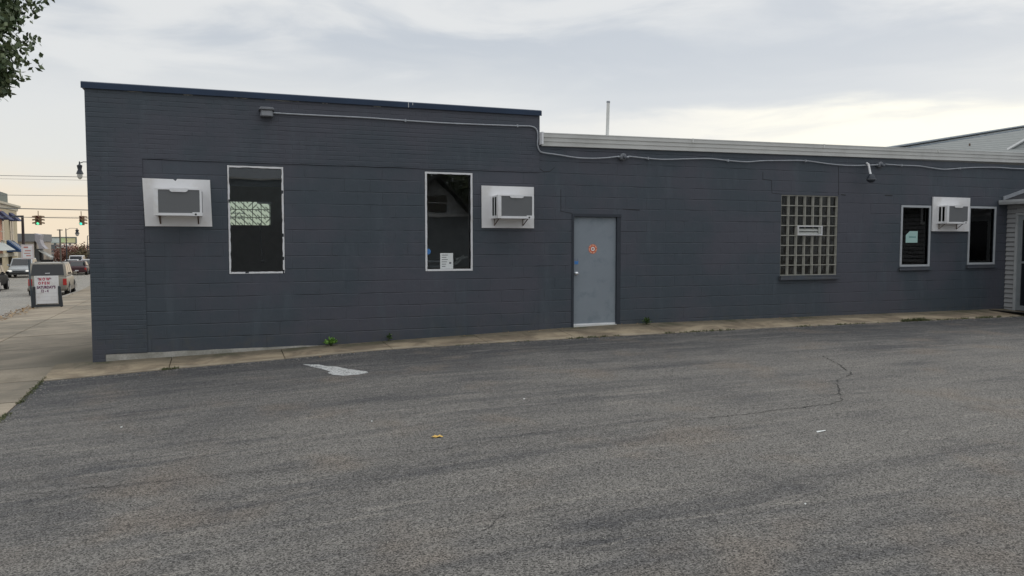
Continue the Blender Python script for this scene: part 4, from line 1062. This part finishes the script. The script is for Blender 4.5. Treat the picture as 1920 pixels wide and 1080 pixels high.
for (px, Y, kind, label, c) in ((148, 80, 'sedan', 'dark red sedan parked beyond the beige SUV', (.06, .02, .025)), (136, 97, 'white sedan', 'white sedan parked just beyond the dark red one, nearest white car', (.7, .7, .7)),
        (147, 108, 'white van', 'white van parked in the distant row behind the red sedan', (.75, .75, .75)), (159, 86, 'black sedan', 'black sedan at the end of the row beside the building corner', (.02, .02, .025)), (166, 100, 'white sedan', 'white sedan farthest right, nearly hidden by the building corner', (.7, .7, .7))):
    if 'van' in kind: a_, b_ = prof_suv(4.9, 1.9); h_ = 1.9
    else: a_, b_ = prof_sedan(4.6, 1.45); h_ = 1.45
    car('van' if 'van' in kind else 'sedan', label, 'van' if 'van' in kind else 'car', gp(px, Y), Y, R(4 if Y < 100 else 2), 4.7, 1.8, h_, paint('paint_%s_%d' % (kind.replace(' ', '_'), Y), c), a_, b_)

# ------------------------------------------------------------------ message sign on the sidewalk
p = on_ground(89, 577.5)
SG = thing('message_sign', 'white changeable letter sign in a dark wheeled frame standing on the sidewalk', 'sign', p, R(-math.degrees(math.atan2(p.x, p.y + D))))
SG.rotation_euler = (0, 0, math.atan2(-p.x, p.y + D) * .8); SG.scale = (.76, .9, 1)
m_dkp = pbr('dark_blue_grey_plastic', (.035, .042, .05), .5)
bd = MB(); bd.box(-.46, .46, -.06, .02, .16, .76).box(-.50, .50, -.06, .02, .76, 1.17); bd = bd.build('letter_board', m_white, SG, bevel=.01)
MB().box(-.43, .43, .02, .09, .14, 1.13).build('back_board', m_dkp, SG)
mb = MB()
for s_ in (-1, 1):
    mb.prism([(s_ * .47, -.10, .05), (s_ * .66, -.10, .05), (s_ * .58, -.10, .78), (s_ * .47, -.10, .80)], (0, .18, 0))
mb.build('side_frame', m_dkp, SG, bevel=.01)
MB().box(-.47, .47, -.09, .07, .05, .13).build('base_rail', m_dkp, SG)
for s_ in (-1, 1): MB().lathe((s_ * .58, -.02, .06), [(.065, -.04), (.065, .04)], 14, 'x').build('wheel', m_rubber, SG)
m_redl = pbr('red_letters', (.50, .05, .10), .6); m_plum = pbr('plum_letters', (.16, .05, .12), .6)
rot = (R(90), 0, 0)
text_obj('lettering', '*', .16, m_plum, bd, (-.33, -.063, 1.03), rot, .006); text_obj('lettering', '*', .16, m_plum, bd, (.17, -.063, 1.03), rot, .006)
text_obj('lettering', 'N O W', .14, m_redl, bd, (-.09, -.063, 1.05), rot, .008); text_obj('lettering', 'O P E N', .135, m_redl, bd, (-.11, -.063, .905), rot, .008)
text_obj('lettering', "SATURDAY'S", .135, m_plum, bd, (-.02, -.063, .755), rot, .006); text_obj('lettering', '12 - 4', .135, m_plum, bd, (-.09, -.063, .62), rot, .006)
mb = MB(); [mb.box(-.44, .44, -.064, -.061, z_, z_ + .006) for z_ in (.54, .41, .28)]; mb.build('letter_track', pbr('track', (.5, .5, .5), .6), bd)

# parking sign post leaning beside it
p = on_ground(61, 578)
SP = thing('parking_sign', 'narrow white parking sign with red print on a leaning blue grey steel post', 'sign', p, .3)
top = at(52, 484, p.y) - p; top = Vector((top.x * math.cos(-.3) - 0, -.05, top.z))
MB().bar((0, 0, -.1), top + Vector((0, 0, .35)), .07, .05).build('post', pbr('blue_grey_steel', (.10, .125, .15), .5, .3), SP)
pn = bpy.data.objects.new('sign_plate', MB().box(-.19, .19, -.012, 0, 0, .52).build('tmp', m_white).data); bpy.data.objects.remove(bpy.data.objects['tmp']); col.objects.link(pn); pn.parent = SP; pn.location = top + Vector((-.01, -.035, -.03)); pn.data.name = 'sign_plate'
mb = MB(); [mb.box(a, b_, -.0145, -.0125, c_, e_) for a, b_, c_, e_ in ((-.17, .17, .49, .50), (-.17, .17, .02, .03), (-.17, -.16, .03, .49), (.16, .17, .03, .49), (-.12, .02, .39, .45), (-.08, .10, .28, .32), (-.11, .08, .19, .22), (-.05, .10, .10, .14))]
mb.build('sign_print', pbr('faded_red_print', (.55, .25, .22), .6), pn)

# ------------------------------------------------------------------ street lamps, signals, wires
m_lampm = pbr('dark_lamp_metal', (.05, .055, .065), .5, .3); m_globe = pbr('lamp_globe', (.60, .60, .56), .2)
def street_lamp(label, x, y_, H, arm, hs=1.0, group='street lamps'):
    z = zg(x, y_); t = thing('street_lamp', label, 'street lamp', (x, y_, z), 0, group)
    mb = MB(); mb.lathe((0, 0, 0), [(.20, 0), (.20, .25), (.10, .45), (.075, .6), (.05, H), (.02, H + .12)], 12); mb.build('pole', m_lampm, t, smooth=True)
    MB().tube([(0, 0, H - .1), (arm * .35, 0, H + .12), (arm * .8, 0, H + .12), (arm, 0, H + .05)], .022 * max(1, hs), 6).build('arm', m_lampm, t)
    s_ = hs; mb = MB(); mb.lathe((arm, 0, H), [(.03 * s_, .14), (.05 * s_, .10), (.06 * s_, 0), (.20 * s_, -.06), (.17 * s_, -.16), (.14 * s_, -.26), (.23 * s_, -.40), (.27 * s_, -.46), (.20 * s_, -.47)], 14); mb.build('lamp_shade', m_lampm, t, smooth=True)
    mb = MB(); mb.lathe((arm, 0, H), [(.19 * s_, -.475), (.20 * s_, -.56), (.15 * s_, -.66), (.04 * s_, -.72)], 12); mb.build('globe', m_globe, t, smooth=True)
    return t
hz_ = zg(-5.7, 30)
street_lamp('near street lamp with bell shaped shade reaching out from behind the building corner', -5.55, 30, at(150, 320, 30).z - hz_ + .30, at(149.5, 320, 30).x + 5.55, .62)
for px, pt, Y, ar, lab in ((123.5, 430, 82, 4.6, 'slim street lamp with long curved arm above the beige SUV'), (164, 443, 118, .8, 'faint distant street lamp beside the building corner')):
    x = at(px, pt, Y).x; z = at(px, pt, Y).z
    street_lamp(lab, x, Y, z - zg(x, Y), at(px + 21 if ar > 1 else px + 5, pt, Y).x - x, .9)
x = at(112, 430, 95).x
t = thing('utility_pole', 'bare slim pole left of the slim street lamp', 'pole', (x, 95, zg(x, 95))); MB().lathe((0, 0, 0), [(.11, 0), (.08, at(112, 430, 95).z - zg(x, 95))], 8).build('pole', pbr('grey_wood', (.16, .14, .12), .9), t); MB().box(-.3, .3, -.05, .05, at(112, 432, 95).z - zg(x, 95), at(112, 431, 95).z - zg(x, 95) + .03).build('crossarm', m_lampm, t)
# corner mast at the cream building with the span wires
x = at(42, 404, 85).x; z0 = zg(x, 85)
t = thing('signal_pole', 'dark brown signal pole with a short side arm in front of the cream building', 'pole', (x, 85, z0)); hh = at(42, 404, 85).z - z0
MB().lathe((0, 0, 0), [(.22, 0), (.16, .5), (.13, hh)], 10).build('pole', pbr('brown_pole', (.06, .045, .045), .7), t)
MB().tube([(0, 0, hh - .1), (-.9, 0, hh - .12)], .12, 6).build('side_arm', m_lampm, t)
def signal(px, py, Y, label, faces, lit):
    c = at(px, py, Y); t = thing('traffic_light', label, 'traffic light', c, 0, 'traffic lights hanging over the crossing')
    m_h = pbr('signal_housing', (.26, .17, .10), .6); m_red_off = pbr('red_signal_lens', (.16, .02, .02), .4)
    mb = MB()
    for q in faces: 
        ux, uy = math.sin(q), -math.cos(q)
        mb.bar((ux * .2, uy * .2, -.62), (ux * .2, uy * .2, .62), .36, .30, (ux, uy, 0))
    mb.build('housing', m_h, t)
    for q in faces:
        ux, uy = math.sin(q), -math.cos(q); front = abs(q) < .3
        for k, mt in ((.42, m_red_off), (0, pbr('amber_signal_lens', (.12, .09, .02), .4)), (-.42, lit if front else pbr('green_signal_lens', (.02, .10, .05), .4))):
            ms = MB(); p0 = Vector((ux * .355, uy * .355, k)); ms.tube([p0, p0 + Vector((ux, uy, 0)) * .02], .165, 12); ms.build('signal_lens', mt, t)
            mv = MB(); s_ = Vector((-uy, ux, 0)); o_ = p0
            for a in range(8):
                q0, q1 = PI * a / 8, PI * (a + 1) / 8
                A_ = s_ * math.cos(q0) * .19 + Vector((0, 0, math.sin(q0) * .19)); B_ = s_ * math.cos(q1) * .19 + Vector((0, 0, math.sin(q1) * .19)); E_ = Vector((ux, uy, 0)) * .34
                mv.prism([o_ + A_, o_ + B_, o_ + B_ * 1.06, o_ + A_ * 1.06], E_ + Vector((0, 0, -.05)))
            mv.build('visor', m_h, t)
    MB().tube([(0, 0, .62), (0, 0, 1.25)], .05, 6).build('hanger', m_h, t)
    t.scale = (.78, .78, .78)
    return t
signal(72, 413, 80, 'four way traffic light hanging in the middle of the street, green lit', (0, PI / 2, -PI / 2), emis('green_signal', (.12, .9, .45), 1.3))
signal(152.5, 413.5, 80, 'traffic light with green lit hanging close to the building corner', (0, PI / 2), emis('teal_signal', (.05, .85, .62), 1.3))
m_wire = pbr('cable', (.22, .22, .22), .7)
def wire(pts, Y, r, sag=.0):
    P = []
    A_, B_ = at(*pts[0], Y), at(*pts[1], Y)
    for i in range(17):
        t_ = i / 16; q = A_.lerp(B_, t_); q.z -= sag * 4 * t_ * (1 - t_); P.append(q)
    mb = MB(); c = P[8].copy(); mb.tube([q - c for q in P], r, 5); return mb, c
for i, (a, b_, Y, r, sg_, lab) in enumerate((((-300, 324), (460, 337), 60, .022, .0, 'highest of the overhead wires crossing the street'), ((-300, 330), (460, 343), 60, .012, .0, 'thin wire just under the highest one'), ((-300, 362), (460, 371), 70, .022, .0, 'lone wire midway between the lamp head and the traffic lights'),
        ((-300, 384), (460, 400), 84, .05, .0, 'thick black cable just above the traffic lights'), ((-260, 398), (460, 410), 80, .025, .25, 'span wire carrying the two traffic lights'), ((-260, 405), (460, 406), 80.5, .022, .1, 'lower tether wire level with the tops of the traffic lights'))):
    mb, c = wire((a, b_), Y, r, sg_); o = mb.build('overhead_wire', m_wire, loc=c); tag(o, lab, 'wire', 'overhead wires')

# ------------------------------------------------------------------ far street buildings
m_cream = pbr('cream_stucco', (.55, .47, .32), .85, var=.06, vscale=1.0); m_creamt = pbr('cream_trim', (.62, .57, .46), .7); m_grroof = pbr('grey_green_parapet', (.20, .22, .20), .8)
m_awn = pbr('blue_awning', (.03, .08, .20), .7); m_awn2 = pbr('navy_awning', (.05, .06, .14), .7); m_salm = pbr('salmon_panel', (.60, .30, .20), .8)
# cream two storey building: facade along the street, its far end at pixel column 33
fe = at(33, 450, 97); ux_, uy_ = -math.sin(RZ), math.cos(RZ)
CB = thing('shop_building', 'cream two storey shop building with blue awnings across the street', 'building', (fe.x, fe.y, zg(fe.x, fe.y)), RZ)
zt_ = at(33, 388, 97).z - CB.location.z
MB().box(-12, 0, -30, 0, -.5, zt_).build('wall', m_cream, CB)
mb = MB(); mb.prism([(0.003, -30, zt_ - .55), (.10, -30, zt_ - .5), (.14, -30, zt_ - .2), (.40, -30, zt_ - .1), (.42, -30, zt_ + .12), (.0, -30, zt_ + .15)], (0, 30.3, 0)); mb.build('cornice', m_creamt, CB)
mb = MB(); mb.box(-3.2, -.6, -9.2, -1.8, zt_ + .001, zt_ + 1.45); mb.build('parapet_block', m_grroof, CB)
def awning(p_, y0, y1, z, d_, h_, mat, stripes=False):
    a = MB().prism([(.004, y0, z), (.004, y0, z + h_), (d_, y0, z)], (0, y1 - y0, 0)).build('awning', mat, p_)
    if stripes:
        for k in (.3, .55): y = y0 + (y1 - y0) * k; MB().prism([(.03, y, z + h_ + .0), (.03, y + .25, z + h_ + .0), (d_ + .02, y + .25, z + .03), (d_ + .02, y, z + .03)], (.01, 0, .02)).build('stripe', m_paper, a)
    return a
for k in range(4):
    y = -5.2 - k * 6.2; zc = zt_ - 4.1
    wn_ = MB().box(.004, .05, y, y + 2.3, zc, zc + 2.9).build('window', m_glassd, CB)
    MB().box(.051, .07, y - .12, y + 2.42, zc - .15, zc - .0).build('sill', m_creamt, wn_)
    mb = MB(); mb.box(.052, .075, y + 1.1, y + 1.2, zc, zc + 2.9); mb.box(.052, .078, y, y + 2.3, zc + .95, zc + 1.05); mb.box(.052, .3, y, y + 2.3, zc + .02, zc + .08); mb.build('window_frame', m_creamt, wn_)
    awning(CB, y - .3, y + 2.6, zc + 2.3, 1.0, .95, m_awn2)
MB().box(.004, .06, -12.4, -10.4, zt_ - 5.5, zt_ - .8).build('salmon_panel', m_salm, CB)
awning(CB, -7.6, -3.4, 2.35, 1.5, 1.35, m_awn, True); awning(CB, -19, -10, 2.6, 1.2, .9, pbr('pale_awning', (.55, .58, .56), .7))
MB().box(.004, .12, -29, -.8, zt_ - 5.9, zt_ - 5.5).build('belt_course', m_creamt, CB)
for y0, y1 in ((-6.8, -4.6), (-14, -11), (-24, -20)): MB().box(.004, .05, y0, y1, .1, 2.3).build('shop_front', m_glassd, CB)
# low building with dark fascia
def block(label, px0, px1, pt, Y, dep, mat, name='low_building', roofm=None, roofh=0.0):
    a, b_ = at(px0, pt, Y), at(px1, pt, Y); z = zg((a.x + b_.x) / 2, Y); t = thing(name, label, 'building', ((a.x + b_.x) / 2, Y, z)); w_ = (b_.x - a.x) / 2; H_ = a.z - z
    MB().box(-w_, w_, 0, dep, -1, H_ - roofh).build('wall', mat, t)
    if roofm: MB().box(-w_ - .35, w_ + .15, -.35, dep, H_ - roofh + .002, H_).build('fascia', roofm, t)
    return t, w_, H_
m_fas = pbr('grey_fascia', (.25, .25, .25), .8)
t, w_, H_ = block('low pale building with dark grey fascia beyond the cream one', 26, 63, 438, 118, 12, pbr('pale_tan_wall', (.50, .44, .36), .85), 'low_building', m_fas, 1.15)
# its curving canopy towards the street
mb = MB(); L = [(w_ + .16, H_ + .05), (w_ + .95, H_ - .2), (w_ + .8, H_ - .9), (w_ + 1.0, H_ - 1.6), (w_ + 1.5, H_ - 2.2), (w_ + .7, H_ - 2.2), (w_ + .4, H_ - 1.3), (w_ + .16, H_ - 1.0)]
mb.prism([(x, -.3, z) for x, z in L], (0, 2.2, 0)); mb.build('canopy', pbr('lilac_grey_canopy', (.42, .40, .42), .8), t)
MB().box(w_ + .01, w_ + .6, .2, 3, -1, H_ - 2.21).build('dark_side', pbr('dark_side_wall', (.10, .10, .10), .9), t)
mb = MB(); mb.prism([(w_ + .6, -.2, 2.6), (w_ + 2.1, -.2, 1.5), (w_ + 2.1, -.2, 1.35), (w_ + .6, -.2, 2.4)], (0, 2.2, 0)); mb.build('awning', pbr('pale_canvas', (.48, .48, .45), .8), t)
MB().box(w_ + .61, w_ + 1.9, .5, 2.5, -1, 1.1).build('shop_front', m_black, t)
t, w_, H_ = block('grey green shed roofed shop between the canopy building and the white one', 72, 90, 458, 132, 10, pbr('grey_green_wall', (.24, .27, .27), .85), 'shop_building', pbr('dark_roof', (.07, .08, .09), .8), 1.2)
t, w_, H_ = block('plain white building below the billboard', 88, 114, 459, 150, 12, pbr('white_wall', (.62, .63, .62), .85), 'warehouse')
tt = thing('box_truck', 'grey green box truck in front of the white building', 'truck', (at(93, 480, 138).x, 138, zg(-30, 138) - .1), 0)
zz = at(93, 463, 138).z - tt.location.z
MB().box(-1.1, 1.1, 0, 5, 1.0, zz).build('cargo_box', pbr('grey_green_box', (.30, .34, .31), .7), tt, bevel=.05); MB().box(-1.0, 1.0, -1.8, -.05, .6, 2.6).build('cab', pbr('cab_green', (.24, .28, .26), .5), tt, bevel=.1)
MB().box(-.85, .85, -1.83, -1.81, 1.5, 2.4).build('windscreen', m_glassd, tt)
for s_ in (-1, 1):
    for y in (-1.0, 3.8): MB().lathe((s_ * .95, y, .45), [(.45, -.12), (.45, .12)], 14, 'x').build('wheel', m_tyre, tt)
    MB().box(min(s_ * 1.02, s_ * 1.3), max(s_ * 1.02, s_ * 1.3), -1.4, -1.3, 1.5, 2.1).build('mirror', m_black, tt)
# billboard
a, b_ = at(88, 444, 160), at(144, 457, 160); zb = zg(-35, 160)
BB = thing('billboard', 'wide pale yellow billboard in a thin frame above the white building', 'billboard', (a.x, 160, zb)); W_ = b_.x - a.x; z1, z0 = a.z - zb, b_.z - zb
MB().box(0.2, W_ - .2, 0, .2, z0 + .2, z1 - .2).build('panel', [pbr('pale_yellow_panel', (.80, .74, .42), .8, var=.05, vscale=.3)], BB)
MB().box(.2, 2.3, -.02, -.005, z0 + .2, z1 - .2).build('panel', pbr('pale_panel', (.68, .72, .66), .8), BB); MB().box(2.3, 3.0, -.02, -.005, z0 + .2, z1 - .2).build('panel', pbr('lime_panel', (.62, .74, .40), .8), BB)
mb = MB(); mb.box(0, W_, -.1, .3, z1 - .2, z1).box(0, W_, -.1, .3, z0, z0 + .2).box(0, .2, -.1, .3, z0 + .2, z1 - .2).box(W_ - .2, W_, -.1, .3, z0 + .2, z1 - .2); mb.build('frame', m_grroof, BB)
for x in (W_ * .25, W_ * .75): MB().box(x - .2, x + .2, .31, .6, 0, z0 + .3).build('post', m_lampm, BB)
for i, (px, pt, Y, r, lab, mt) in enumerate(((122, 463, 128, 1.2, 'reddish bare crowned tree left of the others, behind the street lamp', m_red), (133, 456, 122, 2.2, 'largest reddish brown tree above the parked cars', m_red), (147, 458, 126, 2.0, 'reddish brown tree second from the building corner', m_red), (160, 458, 120, 2.0, 'olive brown tree beside the building corner', leaf_mat('olive_leaves', (.07, .06, .03), (.19, .15, .07))), (176, 455, 130, 2.3, 'tree half hidden by the building corner', m_red))):
    c = at(px, pt, Y); z = zg(c.x, Y); Ht_ = c.z - z
    tree(lab, (c.x, Y, z), Ht_ * .35, .14, [((0, 0, Ht_ * .60), (r, r, Ht_ * .40)), ((.5 * r, 0, Ht_ * .45), (r * .7, r, Ht_ * .35)), ((-.5 * r, 0, Ht_ * .45), (r * .7, r, Ht_ * .35))], 36, 16, .30, mt, 'autumn trees at the far end of the street', 40 + i, .3)

# ------------------------------------------------------------------ across the parking lot, behind the camera (seen mirrored in the panes)
zf = -.1
HB = thing('garage', 'dark flat roofed garage across the parking lot, seen only as a reflection', 'building', (1.0, -36, zf))
MB().box(-8, 6.9, -8, 0, -.5, 5.4).build('wall', pbr('charcoal_wall', (.30, .33, .34), .8), HB); MB().box(-8.1, 7.0, -8.1, .1, 5.4, 5.5).build('coping', m_alu, HB)
MB().box(-1, 3, .01, .06, 0, 3.0).build('garage_door', pbr('grey_garage_door', (.24, .25, .26), .6), HB)
HO = thing('house', 'gabled grey house across the parking lot, seen mirrored in the panes', 'house', (12.9, -36, zf))
MB().box(-4.8, 7, -8, 0, -.5, 3.45).build('wall', pbr('dark_house_wall', (.22, .24, .26), .8), HO); MB().box(-4.9, 7.1, 0.01, .15, 3.45, 3.62).build('trim_band', m_white, HO)
MB().prism([(-2.3, 0, 3.63), (2.1, 0, 3.63), (-.1, 0, 5.7)], (0, -7, 0)).build('gable', pbr('gable_siding', (.62, .64, .66), .8), HO)
mb = MB(); mb.bar((-2.6, -3, 3.45), (-.1, -3, 5.85), 8, .12, (0, 0, 1)); mb.bar((2.4, -3, 3.45), (-.1, -3, 5.85), 8, .12, (0, 0, 1)); mb.build('roof', pbr('dark_roof_shingle', (.03, .03, .03), .9), HO)
wn_ = MB().box(-.7, .6, .01, .05, 3.75, 4.65).build('window', m_glassd, HO); mb = MB(); mb.box(-.8, .7, .051, .08, 4.18, 4.24); mb.build('window_bar', m_white, wn_)
for i, (x, y, h) in enumerate(((16.5, -46, 11), (24, -44, 9), (34, -40, 10), (9, -50, 12), (48, -44, 11), (-14, -42, 9))):
    tree(('tall', 'broad', 'dark', 'large', 'distant', 'lone')[i] + ' dark tree across the parking lot, seen only mirrored in the panes', (x, y, zf), h * .35, .25, [((0, 0, h * .62), (h * .34, h * .34, h * .36)), ((1.2, 1.5, h * .5), (h * .3, h * .25, h * .25))], 60, 16, .55, m_grn, 'trees across the parking lot', 70 + i, .5)
